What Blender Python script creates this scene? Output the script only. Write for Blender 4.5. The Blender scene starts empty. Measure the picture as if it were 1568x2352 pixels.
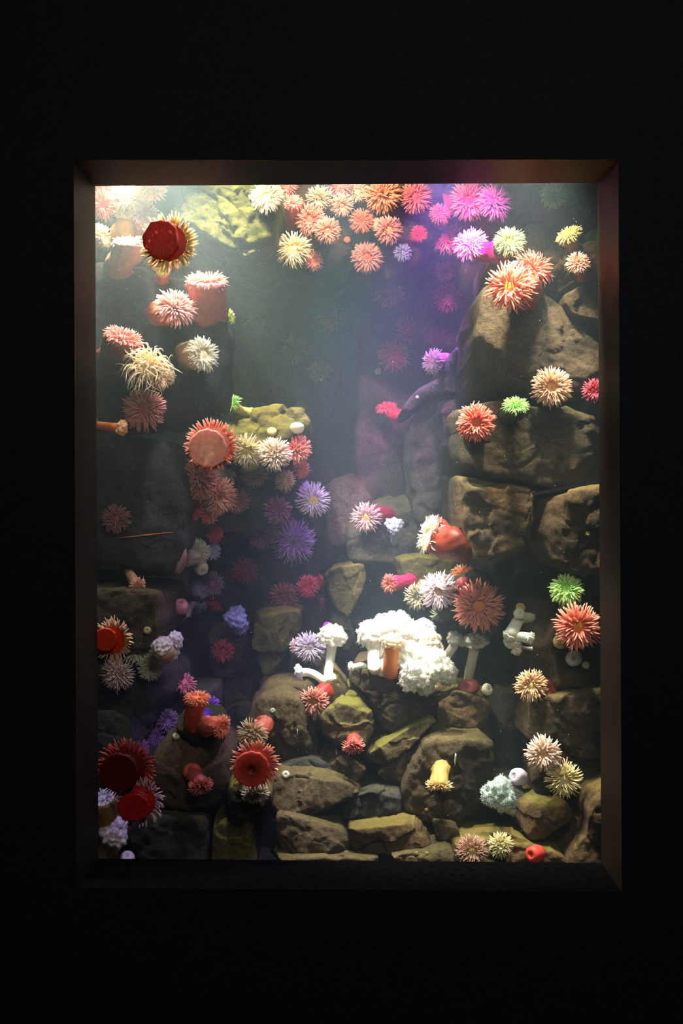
import bpy, math, random
import numpy as np
from mathutils import Vector, Matrix, noise
from mathutils.bvhtree import BVHTree

# ------------------------------------------------------------------ camera, world, lamps, exposure
W_PX, H_PX = 1568, 2352
CAM_D, CZ = 2.4, 1.55                     # eye to window pane, eye height (m)
scene = bpy.context.scene
C = scene.collection

cam_d = bpy.data.cameras.new('camera')
cam_d.sensor_fit = 'VERTICAL'
cam_d.sensor_height = 24.0
cam_d.lens = 24.0 * CAM_D / (H_PX / 1000.0)
cam_d.clip_start = 0.05
cam = bpy.data.objects.new('camera', cam_d)
cam.location = (0, -CAM_D, CZ)
cam.rotation_euler = (math.pi / 2, 0, 0)
C.objects.link(cam)
scene.camera = cam


def at(px, py, y):
    """the point at depth y behind the pane that the photograph shows at (px, py)"""
    s = (CAM_D + y) / CAM_D / 1000.0
    return Vector(((px - W_PX / 2) * s, y, CZ + (H_PX / 2 - py) * s))


def lin(c):
    return tuple((v / 255 / 12.92) if v / 255 <= 0.04045 else ((v / 255 + 0.055) / 1.055) ** 2.4 for v in c)


world = bpy.data.worlds.new('world')
scene.world = world
world.use_nodes = True
world.node_tree.nodes['Background'].inputs[0].default_value = (0.6, 0.7, 1.0, 1)
world.node_tree.nodes['Background'].inputs[1].default_value = 0.0006


def spot(name, loc, target, power, col, angle=50, blend=0.6, size=0.04):
    l = bpy.data.lights.new(name, 'SPOT')
    l.energy, l.color = power, col
    l.spot_size, l.spot_blend, l.shadow_soft_size = math.radians(angle), blend, size
    o = bpy.data.objects.new(name, l)
    o.location = loc
    o.rotation_euler = (Vector(target) - Vector(loc)).to_track_quat('-Z', 'Y').to_euler()
    C.objects.link(o)
    return o


# tank lamps hang above the window's top edge, with fill spots added among them
spot('spot_warm', at(300, 225, 0.41), at(350, 600, 0.30), 140, (1.0, 0.86, 0.62), 78, 0.8)
spot('spot_moss', at(480, 180, 0.45), at(560, 800, 0.80), 120, (1.0, 0.92, 0.66), 66, 0.9)
spot('spot_fill_low', at(1260, 110, 0.03), at(1180, 1620, 0.26), 85, (1.0, 0.97, 0.88), 42, 0.9)  # fill added to brighten the lower right anemones
spot('spot_white_center', at(740, 130, 0.20), at(960, 1540, 0.38), 215, (0.95, 1.0, 0.92), 36, 0.9)
spot('spot_white_right', at(1120, 130, 0.02), at(1225, 1180, 0.32), 92, (1.0, 0.90, 0.70), 78, 0.9)
spot('spot_magenta', at(1150, 250, 0.15), at(1072, 610, 0.55), 110, (1.0, 0.16, 0.80), 27, 0.8)
spot('spot_violet', at(1030, 335, 0.93), at(850, 1350, 0.66), 80, (0.50, 0.22, 1.0), 54, 0.9)
spot('spot_magenta_top', at(1115, 330, 0.84), at(1100, 520, 0.98), 16, (1.0, 0.16, 0.80), 84, 0.9)  # second magenta spot, added to brighten the pink anemones at the top
spot('spot_fill_teal', at(640, 240, 0.80), at(600, 900, 0.95), 32, (0.62, 0.95, 0.86), 80, 0.9)  # added to turn the haze teal on the mid-left
spot('spot_overhang', at(760, 200, 0.55), at(800, 520, 1.05), 30, (1.0, 0.80, 0.66), 100, 0.8)
spot('spot_fill_front', at(560, 60, 0.03), at(420, 1700, 0.30), 38, (0.85, 0.88, 1.0), 75, 0.9)

# faint blue area light added at the side, for the wall's bluish tint
al = bpy.data.lights.new('blue_wall_fill', 'AREA')
al.energy, al.color, al.size = 0.05, (0.25, 0.35, 1.0), 0.8
ao = bpy.data.objects.new('blue_wall_fill', al)
ao.location = (2.4, -2.6, 1.8)
ao.rotation_euler = (Vector((0.9, -0.19, 1.4)) - ao.location).to_track_quat('-Z', 'Y').to_euler()
C.objects.link(ao)

gl = bpy.data.lights.new('gallery_fill', 'AREA')  # unseen fill light, added to brighten faces turned towards the window
gl.energy, gl.color, gl.size = 13.0, (1.0, 0.86, 0.68), 0.5
go = bpy.data.objects.new('gallery_fill', gl)
go.location = (0.35, -2.2, 2.75)
go.rotation_euler = (Vector((0.1, 0.2, 1.4)) - go.location).to_track_quat('-Z', 'Y').to_euler()
C.objects.link(go)

scene.view_settings.view_transform = 'Standard'
scene.view_settings.look = 'None'
scene.view_settings.exposure = 0.8
scene.view_settings.gamma = 1.0
scene.view_settings.use_curve_mapping = False
scene.cycles.volume_bounces = 1
scene.cycles.max_bounces = 6
scene.cycles.transparent_max_bounces = 12

# ------------------------------------------------------------------ materials
_mats = {}


def new_mat(name):
    m = bpy.data.materials.new(name)
    m.use_nodes = True
    nt = m.node_tree
    nt.nodes.clear()
    out = nt.nodes.new('ShaderNodeOutputMaterial')
    return m, nt, out


def N(nt, kind, **inp):
    n = nt.nodes.new(kind)
    for k, v in inp.items():
        n.inputs[k.replace('_', ' ')].default_value = v
    return n


def ramp(nt, fac, stops):
    r = nt.nodes.new('ShaderNodeValToRGB')
    els = r.color_ramp.elements
    while len(els) < len(stops):
        els.new(0.5)
    for e, (p, c) in zip(els, stops):
        e.position = p
        e.color = (*c, 1)
    nt.links.new(fac, r.inputs[0])
    return r.outputs[0]


def mix(nt, fac, a, b, mode='MIX'):
    m = nt.nodes.new('ShaderNodeMix')
    m.data_type, m.blend_type = 'RGBA', mode
    if isinstance(fac, (int, float)):
        m.inputs[0].default_value = fac
    else:
        nt.links.new(fac, m.inputs[0])
    for k, v in ((6, a), (7, b)):
        if isinstance(v, tuple):
            m.inputs[k].default_value = (*v, 1)
        else:
            nt.links.new(v, m.inputs[k])
    return m.outputs[2]


def rock_mat(name, dark, light, moss, moss_lo=0.5, moss_hi=0.95, moss_amt=0.5, grain=1.0):
    m, nt, out = new_mat(name)
    L = nt.links.new
    geo = nt.nodes.new('ShaderNodeNewGeometry')
    n1 = N(nt, 'ShaderNodeTexNoise', Scale=5.0, Detail=8.0, Roughness=0.62)
    n2 = N(nt, 'ShaderNodeTexNoise', Scale=110.0, Detail=6.0, Roughness=0.75)
    n3 = N(nt, 'ShaderNodeTexNoise', Scale=14.0, Detail=4.0, Roughness=0.6)
    for n in (n1, n2, n3):
        L(geo.outputs['Position'], n.inputs['Vector'])
    c = ramp(nt, n1.outputs[0], [(0.34, dark), (0.62, light)])
    c = mix(nt, 0.7, c, ramp(nt, n2.outputs[0], [(0.34, (0.2,) * 3), (0.68, (1.5,) * 3)]), 'MULTIPLY')
    sep = nt.nodes.new('ShaderNodeSeparateXYZ')
    L(geo.outputs['Normal'], sep.inputs[0])
    mr = nt.nodes.new('ShaderNodeMapRange')
    mr.inputs[1].default_value, mr.inputs[2].default_value = moss_lo, moss_hi
    mr.inputs[4].default_value = moss_amt
    # a wandering edge to the film of algae that settles on ledges
    add = nt.nodes.new('ShaderNodeMath')
    add.operation = 'MULTIPLY_ADD'
    L(n3.outputs[0], add.inputs[0])
    add.inputs[1].default_value = 0.9
    L(sep.outputs[2], add.inputs[2])
    sub = nt.nodes.new('ShaderNodeMath')
    sub.operation = 'SUBTRACT'
    L(add.outputs[0], sub.inputs[0])
    sub.inputs[1].default_value = 0.45
    L(sub.outputs[0], mr.inputs[0])
    mc = mix(nt, n2.outputs[0], tuple(v * 0.5 for v in moss), tuple(min(1, v * 1.5) for v in moss))
    c = mix(nt, mr.outputs[0], c, mc)
    p = N(nt, 'ShaderNodeBsdfPrincipled', Roughness=0.85)
    p.inputs['Specular IOR Level'].default_value = 0.2
    L(c, p.inputs['Base Color'])
    v = N(nt, 'ShaderNodeTexVoronoi', Scale=38.0)
    L(geo.outputs['Position'], v.inputs['Vector'])
    h = nt.nodes.new('ShaderNodeMath')
    h.operation = 'MULTIPLY_ADD'
    L(v.outputs[0], h.inputs[0])
    h.inputs[1].default_value = 0.35
    L(n2.outputs[0], h.inputs[2])
    h2 = nt.nodes.new('ShaderNodeMath')
    h2.operation = 'MULTIPLY_ADD'
    L(n3.outputs[0], h2.inputs[0])
    h2.inputs[1].default_value = 1.2
    L(h.outputs[0], h2.inputs[2])
    b = N(nt, 'ShaderNodeBump', Strength=0.75 * grain, Distance=0.012)
    L(h2.outputs[0], b.inputs['Height'])
    L(b.outputs[0], p.inputs['Normal'])
    L(p.outputs[0], out.inputs[0])
    return m


MOSS = lin((128, 122, 42))
ROCK = {
    'brown': rock_mat('rock_brown', lin((40, 34, 24)), lin((92, 78, 56)), MOSS, 0.6, 1.0, 0.16),
    'ochre': rock_mat('rock_ochre', lin((46, 37, 24)), lin((104, 82, 52)), MOSS, 0.55, 1.0, 0.35),
    'grey': rock_mat('rock_grey', lin((46, 44, 45)), lin((98, 93, 92)), lin((98, 100, 52)), 0.55, 1.0, 0.4),
    'dark': rock_mat('rock_dark', lin((28, 28, 30)), lin((66, 63, 62)), lin((76, 80, 42)), 0.55, 1.0, 0.3),
    'olive': rock_mat('rock_olive', lin((50, 50, 28)), lin((104, 98, 58)), MOSS, 0.45, 0.9, 0.6),
    'mossy': rock_mat('rock_mossy', lin((48, 42, 26)), lin((96, 84, 54)), lin((116, 114, 40)), 0.45, 0.85, 0.7),
    'moss': rock_mat('rock_moss', lin((50, 54, 22)), lin((112, 110, 46)), lin((120, 118, 44)), 0.0, 0.6, 0.6, 1.8),
    'weed': rock_mat('rock_weed', lin((22, 26, 12)), lin((60, 62, 24)), lin((80, 84, 30)), 0.2, 0.7, 0.8, 1.8),
}


def flesh(c0, c1, trans=0.45, grain=0.0):
    """soft tissue: c0 at the root of the part, c1 at its tip (attribute «t»)"""
    key = (tuple(c0), tuple(c1), trans, grain)
    if key in _mats:
        return _mats[key]
    m, nt, out = new_mat('anemone_flesh')
    L = nt.links.new
    a = nt.nodes.new('ShaderNodeAttribute')
    a.attribute_name = 't'
    c = ramp(nt, a.outputs['Fac'], [(0.0, lin(c0)), (1.0, lin(c1))])
    if grain:
        n = N(nt, 'ShaderNodeTexNoise', Scale=90.0, Detail=4.0)
        geo = nt.nodes.new('ShaderNodeNewGeometry')
        L(geo.outputs['Position'], n.inputs['Vector'])
        c = mix(nt, grain, c, ramp(nt, n.outputs[0], [(0.3, (0.35,) * 3), (0.7, (1.2,) * 3)]), 'MULTIPLY')
    p = N(nt, 'ShaderNodeBsdfPrincipled', Roughness=0.5)
    p.inputs['Specular IOR Level'].default_value = 0.25
    L(c, p.inputs['Base Color'])
    tr = nt.nodes.new('ShaderNodeBsdfTranslucent')
    L(c, tr.inputs['Color'])
    ms = nt.nodes.new('ShaderNodeMixShader')
    ms.inputs[0].default_value = trans
    L(p.outputs[0], ms.inputs[1])
    L(tr.outputs[0], ms.inputs[2])
    L(ms.outputs[0], out.inputs[0])
    _mats[key] = m
    return m


def plain_mat(name, col, rough, spec=0.5, bump=0.0, bscale=60.0):
    m, nt, out = new_mat(name)
    p = N(nt, 'ShaderNodeBsdfPrincipled', Roughness=rough)
    p.inputs['Specular IOR Level'].default_value = spec
    n = N(nt, 'ShaderNodeTexNoise', Scale=bscale, Detail=6.0)
    geo = nt.nodes.new('ShaderNodeNewGeometry')
    nt.links.new(geo.outputs['Position'], n.inputs['Vector'])
    c = ramp(nt, n.outputs[0], [(0.3, tuple(v * 0.7 for v in col)), (0.7, tuple(min(1, v * 1.25) for v in col))])
    nt.links.new(c, p.inputs['Base Color'])
    if bump:
        b = N(nt, 'ShaderNodeBump', Strength=bump, Distance=0.004)
        nt.links.new(n.outputs[0], b.inputs['Height'])
        nt.links.new(b.outputs[0], p.inputs['Normal'])
    nt.links.new(p.outputs[0], out.inputs[0])
    return m


# ------------------------------------------------------------------ object helpers
def mesh_obj(name, verts, faces, mat, parent=None, loc=None, t=None, smooth=True):
    """one mesh object; verts in world coordinates, made local to loc / to the parent's place"""
    o_loc = Vector(loc) if loc is not None else (parent.matrix_world.translation.copy() if parent else Vector((0, 0, 0)))
    v = np.asarray(verts, dtype=np.float64).reshape(-1, 3) - np.array(o_loc)
    me = bpy.data.meshes.new(name)
    me.from_pydata(v.tolist(), [], faces if isinstance(faces, list) else faces.tolist())
    if smooth:
        me.polygons.foreach_set('use_smooth', np.ones(len(me.polygons), dtype=bool))
    if t is not None:
        at_ = me.attributes.new('t', 'FLOAT', 'POINT')
        at_.data.foreach_set('value', np.asarray(t, dtype=np.float32))
    me.materials.append(mat)
    me.update()
    o = bpy.data.objects.new(name, me)
    C.objects.link(o)
    if parent is not None:
        o.parent = parent
        o.location = (0, 0, 0) if loc is None else Vector(loc) - parent.matrix_world.translation
    else:
        o.location = o_loc
    return o


def thing(name, label, cat, loc, group=None):
    o = bpy.data.objects.new(name, None)
    o.empty_display_size = 0.02
    o.location = loc
    o.matrix_world = Matrix.Translation(Vector(loc))
    C.objects.link(o)
    o['label'], o['category'] = label, cat
    if group:
        o['group'] = group
    return o


def box(name, lo, hi, mat, parent=None, kind=None):
    x0, y0, z0 = lo
    x1, y1, z1 = hi
    v = [(x, y, z) for x in (x0, x1) for y in (y0, y1) for z in (z0, z1)]
    f = [(0, 1, 3, 2), (4, 6, 7, 5), (0, 4, 5, 1), (2, 3, 7, 6), (0, 2, 6, 4), (1, 5, 7, 3)]
    o = mesh_obj(name, v, f, mat, parent, smooth=False)
    if kind:
        o['kind'] = kind
    return o


def prism(name, near, far, mat, parent=None):
    """solid between two quads with corresponding corners"""
    v = [tuple(p) for p in near] + [tuple(p) for p in far]
    f = [(3, 2, 1, 0), (4, 5, 6, 7)] + [(i, (i + 1) % 4, (i + 1) % 4 + 4, i + 4) for i in range(4)]
    return mesh_obj(name, v, f, mat, parent, smooth=False)


# ------------------------------------------------------------------ the gallery wall and the tank's window
wall_m = plain_mat('gallery_wall_black', (0.0036, 0.0052, 0.0086), 0.9, 0.1, 0.6, 140.0)
reveal_m = plain_mat('reveal_dark_brown', (0.013, 0.010, 0.0095), 0.55, 0.08, 0.3, 220.0)
reveal_m2 = plain_mat('reveal_dark_olive', (0.011, 0.0105, 0.009), 0.55, 0.08, 0.3, 220.0)
sill_m = plain_mat('sill_black', (0.002, 0.002, 0.0025), 1.0, 0.0)
concrete_m = plain_mat('tank_liner', lin((58, 60, 62)), 0.9, 0.1, 0.8, 30.0)
YF = -0.19                                            # the face of the gallery wall


def on_front(px, py):
    return at(px, py, YF)


inn = [at(218.5, 427.5, 0), at(1372, 419.5, 0), at(1380.5, 1982, 0), at(226, 1972, 0)]          # TL TR BR BL
outr = [on_front(169, 367), on_front(1420, 366), on_front(1428, 2050), on_front(175, 2040)]
big = [Vector((-2.2, YF, 3.2)), Vector((2.2, YF, 3.2)), Vector((2.2, YF, 0)), Vector((-2.2, YF, 0))]
V, F = [tuple(p) for p in outr] + [tuple(p) for p in big], []
for i in range(4):
    j = (i + 1) % 4
    F.append((i, j, j + 4, i + 4))
V += [(p[0], 0.0, p[2]) for p in V[4:8]] + [(p.x, -0.002, p.z) for p in outr]
for i in range(4):
    j = (i + 1) % 4
    F.append((i + 4, j + 4, j + 8, i + 8))
wall_front = mesh_obj('wall_front', V, F, wall_m, smooth=False)
wall_front['kind'] = 'structure'
wall_front['label'] = 'black gallery wall around the lit aquarium window'

win = thing('window_1', 'deep-set rectangular aquarium window with dark brown reveal', 'window', (0, 0, 0.7))
del win['category']
win['kind'] = 'structure'
TH = 0.03


def reveal(name, a, b, push, mat, near01=(0, 1), far01=(0, 1)):
    """one panel of the reveal, between corner a and corner b of the opening, with thickness push"""
    e = Vector((0, 0.0012, 0))
    na, nb = outr[a].lerp(outr[b], near01[0]), outr[a].lerp(outr[b], near01[1])
    fa, fb = inn[a].lerp(inn[b], far01[0]), inn[a].lerp(inn[b], far01[1])
    near = [na + e, nb + e, nb + push + e, na + push + e]
    far = [fa, fb, fb + push, fa + push]
    return prism(name, near, far, mat, win)


reveal('reveal_panel', 0, 1, Vector((0, 0, TH)), reveal_m, (0, 0.353), (0, 0.267))
reveal('reveal_panel', 0, 1, Vector((0, 0, TH)), reveal_m2, (0.349, 1), (0.263, 1))
reveal('reveal_panel', 1, 2, Vector((TH, 0, 0)), reveal_m)
reveal('reveal_panel', 3, 0, Vector((-TH, 0, 0)), reveal_m2, (0, 0.896), (0, 0.929))
reveal('reveal_panel', 3, 0, Vector((-TH, 0, 0)), reveal_m, (0.892, 1), (0.925, 1))
reveal('sill', 2, 3, Vector((0, 0, -TH)), sill_m)['label'] = 'matt black sill'

pane_m, nt, out = new_mat('clear_acrylic')
tb = nt.nodes.new('ShaderNodeBsdfTransparent')
tb.inputs[0].default_value = (0.97, 0.98, 0.98, 1)
nt.links.new(tb.outputs[0], out.inputs[0])
prism('pane', [p + Vector((0, 0.0, 0)) for p in inn], [p + Vector((0, 0.008, 0)) for p in inn], pane_m, win)

floor = box('floor', (-2.2, -4.0, -0.05), (2.2, 0.0, 0.0), plain_mat('dark_carpet', (0.012, 0.012, 0.014), 1.0, 0.0), None, 'structure')
floor['label'] = 'dark gallery floor'

# tank shell (behind the gallery wall)
TX0, TX1, TY1, TZ0, TZ1 = -1.15, 1.15, 2.35, CZ - 1.15, CZ + 1.25
box('wall_left', (TX0 - 0.05, 0.0, TZ0), (TX0, TY1, TZ1), concrete_m, None, 'structure')
box('wall_right', (TX1, 0.0, TZ0), (TX1 + 0.05, TY1, TZ1), concrete_m, None, 'structure')
box('floor_tank', (TX0, 0.0, TZ0 - 0.05), (TX1, TY1, TZ0), concrete_m, None, 'structure')
box('ceiling', (TX0, 0.0, TZ1), (TX1, TY1, TZ1 + 0.05), concrete_m, None, 'structure')

# ------------------------------------------------------------------ stones
bvh_v, bvh_f = [], []


def register(v, f):
    off = len(bvh_v)
    bvh_v.extend([tuple(p) for p in v])
    bvh_f.extend([tuple(int(i) + off for i in q) for q in f])


def resample(poly, n):
    """closed smooth resampling of a corner list (corners stay fairly crisp)"""
    p = np.array(poly, float)
    q = []
    m = len(p)
    for i in range(m):                                  # two rounds of mild corner cutting
        a, b, c = p[i - 1], p[i], p[(i + 1) % m]
        q += [b + (a - b) * 0.16, b + (a - b) * 0.05 + (c - b) * 0.05, b + (c - b) * 0.16]
    q = np.array(q)
    d = np.linalg.norm(np.roll(q, -1, 0) - q, axis=1)
    s = np.concatenate([[0], np.cumsum(d)])
    t = np.linspace(0, s[-1], n, endpoint=False)
    qq = np.vstack([q, q[:1]])
    return np.stack([np.interp(t, s, qq[:, k]) for k in (0, 1)], 1)


def stone_mesh(poly, y0, thick, seed, bulge=0.16, rough=1.0, slope=0.0, slope_x=0.0, chops=3, n=96, rings=17):
    """closed stone: outline (photo px at depth y0) rounded over to a facetted front, sides run back"""
    rnd = random.Random(seed)
    o2 = resample(poly, n)
    out3 = np.array([at(x, y, y0) for x, y in o2])
    cen = out3.mean(0)
    size = float(np.linalg.norm(out3 - cen, axis=1).mean())
    R = min(size * bulge, thick * 0.5)
    loops = []
    for k in (1.0, 0.66, 0.33):                         # sides, from the back to the shoulder
        q = out3.copy()
        q[:, 1] = y0 + R + (thick - R) * k
        loops.append(q)
    for k in range(5):                                  # rounded shoulder
        a = math.pi / 2 * k / 4
        ins = R * (1 - math.cos(a)) * 0.75
        q = cen + (out3 - cen) * (1 - ins / max(size, 1e-6))
        q[:, 1] = y0 + R * (1 - math.sin(a))
        loops.append(q)
    edge = loops[-1].copy()
    for k in range(1, rings):
        f = 1 - k / rings
        q = cen + (edge - cen) * f
        q[:, 1] = edge[:, 1] - R * 0.25 * (1 - f * f)
        loops.append(q)
    v = np.concatenate(loops + [cen[None] + np.array([[0, -R * 0.25, 0]])])
    # lean of the front
    h = v[:, 2] - cen[2]
    front = np.clip((y0 + thick - v[:, 1]) / thick, 0, 1)
    v[:, 1] += front * (h * slope + (v[:, 0] - cen[0]) * slope_x)
    # facets: shave corners off along planes
    ctr = cen + np.array([0, thick * 0.4, 0])
    for _ in range(chops):
        az, el = rnd.uniform(0, 2 * math.pi), rnd.uniform(0.25, 1.1)
        nrm = np.array([math.cos(az) * math.cos(el), -math.sin(el), math.sin(az) * math.cos(el)])
        d = (v - ctr) @ nrm
        lim = np.quantile(d, rnd.uniform(0.88, 0.97))
        over = np.clip(d - lim, 0, None)
        v -= np.outer(over * 0.85, nrm)
    off = Vector((seed * 7.31 % 50, seed * 3.17 % 50, seed * 1.73 % 50))
    amp = 0.020 * rough * min(1.0, size / 0.09)
    dirs = v - ctr
    dirs /= np.linalg.norm(dirs, axis=1)[:, None] + 1e-9
    dd = np.empty(len(v))
    for i, p in enumerate(v):
        q = Vector(p) + off
        a = noise.noise(q * 7.0)
        r = 1 - abs(noise.noise(q * 11.0 + Vector((9, 4, 2)))) * 2
        b = noise.noise(q * 26.0)
        c = noise.noise(q * 60.0)
        vd, vp = noise.voronoi(q * 13.0 + noise.noise_vector(q * 20.0) * 0.25)
        cell = noise.cell(vp[0] * 7.7) if False else noise.noise(vp[0] * 3.1 + Vector((5, 1, 2)))
        dd[i] = a * 0.6 - max(0, r - 0.78) * 1.0 + cell * 0.9 + b * 0.30 + c * 0.16
    v += dirs * (dd * amp)[:, None]
    nl = len(loops)
    f = []
    for k in range(nl - 1):
        a, b = k * n, (k + 1) * n
        for i in range(n):
            j = (i + 1) % n
            f.append((a + j, a + i, b + i, b + j))
    last, tip = (nl - 1) * n, len(v) - 1
    for i in range(n):
        f.append((last + (i + 1) % n, last + i, tip))
    f.append(tuple(range(n)))
    return v, f


STACKS = {
    'overhang': ('mossy_boulder', 'big yellow-green mossy boulder hanging into the warm light at the top', 'rock', (480, 440, 0.9)),
    'roof': ('rock_overhang', 'brown rock overhang covered with coral and cream anemones', 'rock', (800, 480, 1.3)),
    'far': ('rock_cliff', 'hazy grey rock face deep at the back of the tank', 'rock', (800, 1400, 1.8)),
    'midright': ('rock_stack', 'smooth grey rock column half hidden behind the brown right-hand stack', 'rock', (1010, 1290, 1.0)),
    'midleft': ('rock_ledge', 'mossy rock ledge carrying the crowded anemone cluster', 'rock', (570, 1180, 0.95)),
    'low': ('rock_stack', 'violet-lit broken rocks in the deep hollow behind the white plumose anemones', 'rock', (700, 1600, 1.1)),
    'shelf': ('rock_shelf', 'small olive rock shelf under the curly cream and rust anemone', 'rock', (990, 1340, 0.85)),
    'left': ('rock_stack', 'tall dark grey rock stack along the left reveal', 'rock', (290, 1740, 0.5)),
    'boulder': ('boulder', 'round dark boulder with a coral anemone on its face', 'rock', (425, 1885, 0.3)),
    'weed': ('weedy_rock', 'small rock tufted with dark green weed under the orange anemone', 'rock', (450, 1700, 0.35)),
    'base': ('rock_bank', 'low dark olive rocks along the bottom beneath the round boulder', 'rock', (380, 1990, 0.3)),
    'mound': ('rock_mound', 'brown rock mound topped by the white plumose anemones', 'rock', (850, 1960, 0.5)),
    'right': ('rock_stack', 'high brown rock stack with olive edges along the right reveal', 'rock', (1250, 1330, 0.5)),
    'rightlow': ('rock_stack', 'lower brown rocks under the green anemone beside the right reveal', 'rock', (1300, 1960, 0.4)),
}
stack_root = {}
for k, (nm, lb, ct, (px, py, y)) in STACKS.items():
    stack_root[k] = thing(nm, lb, ct, at(px, py, y), 'rockwork in the tank')

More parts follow.
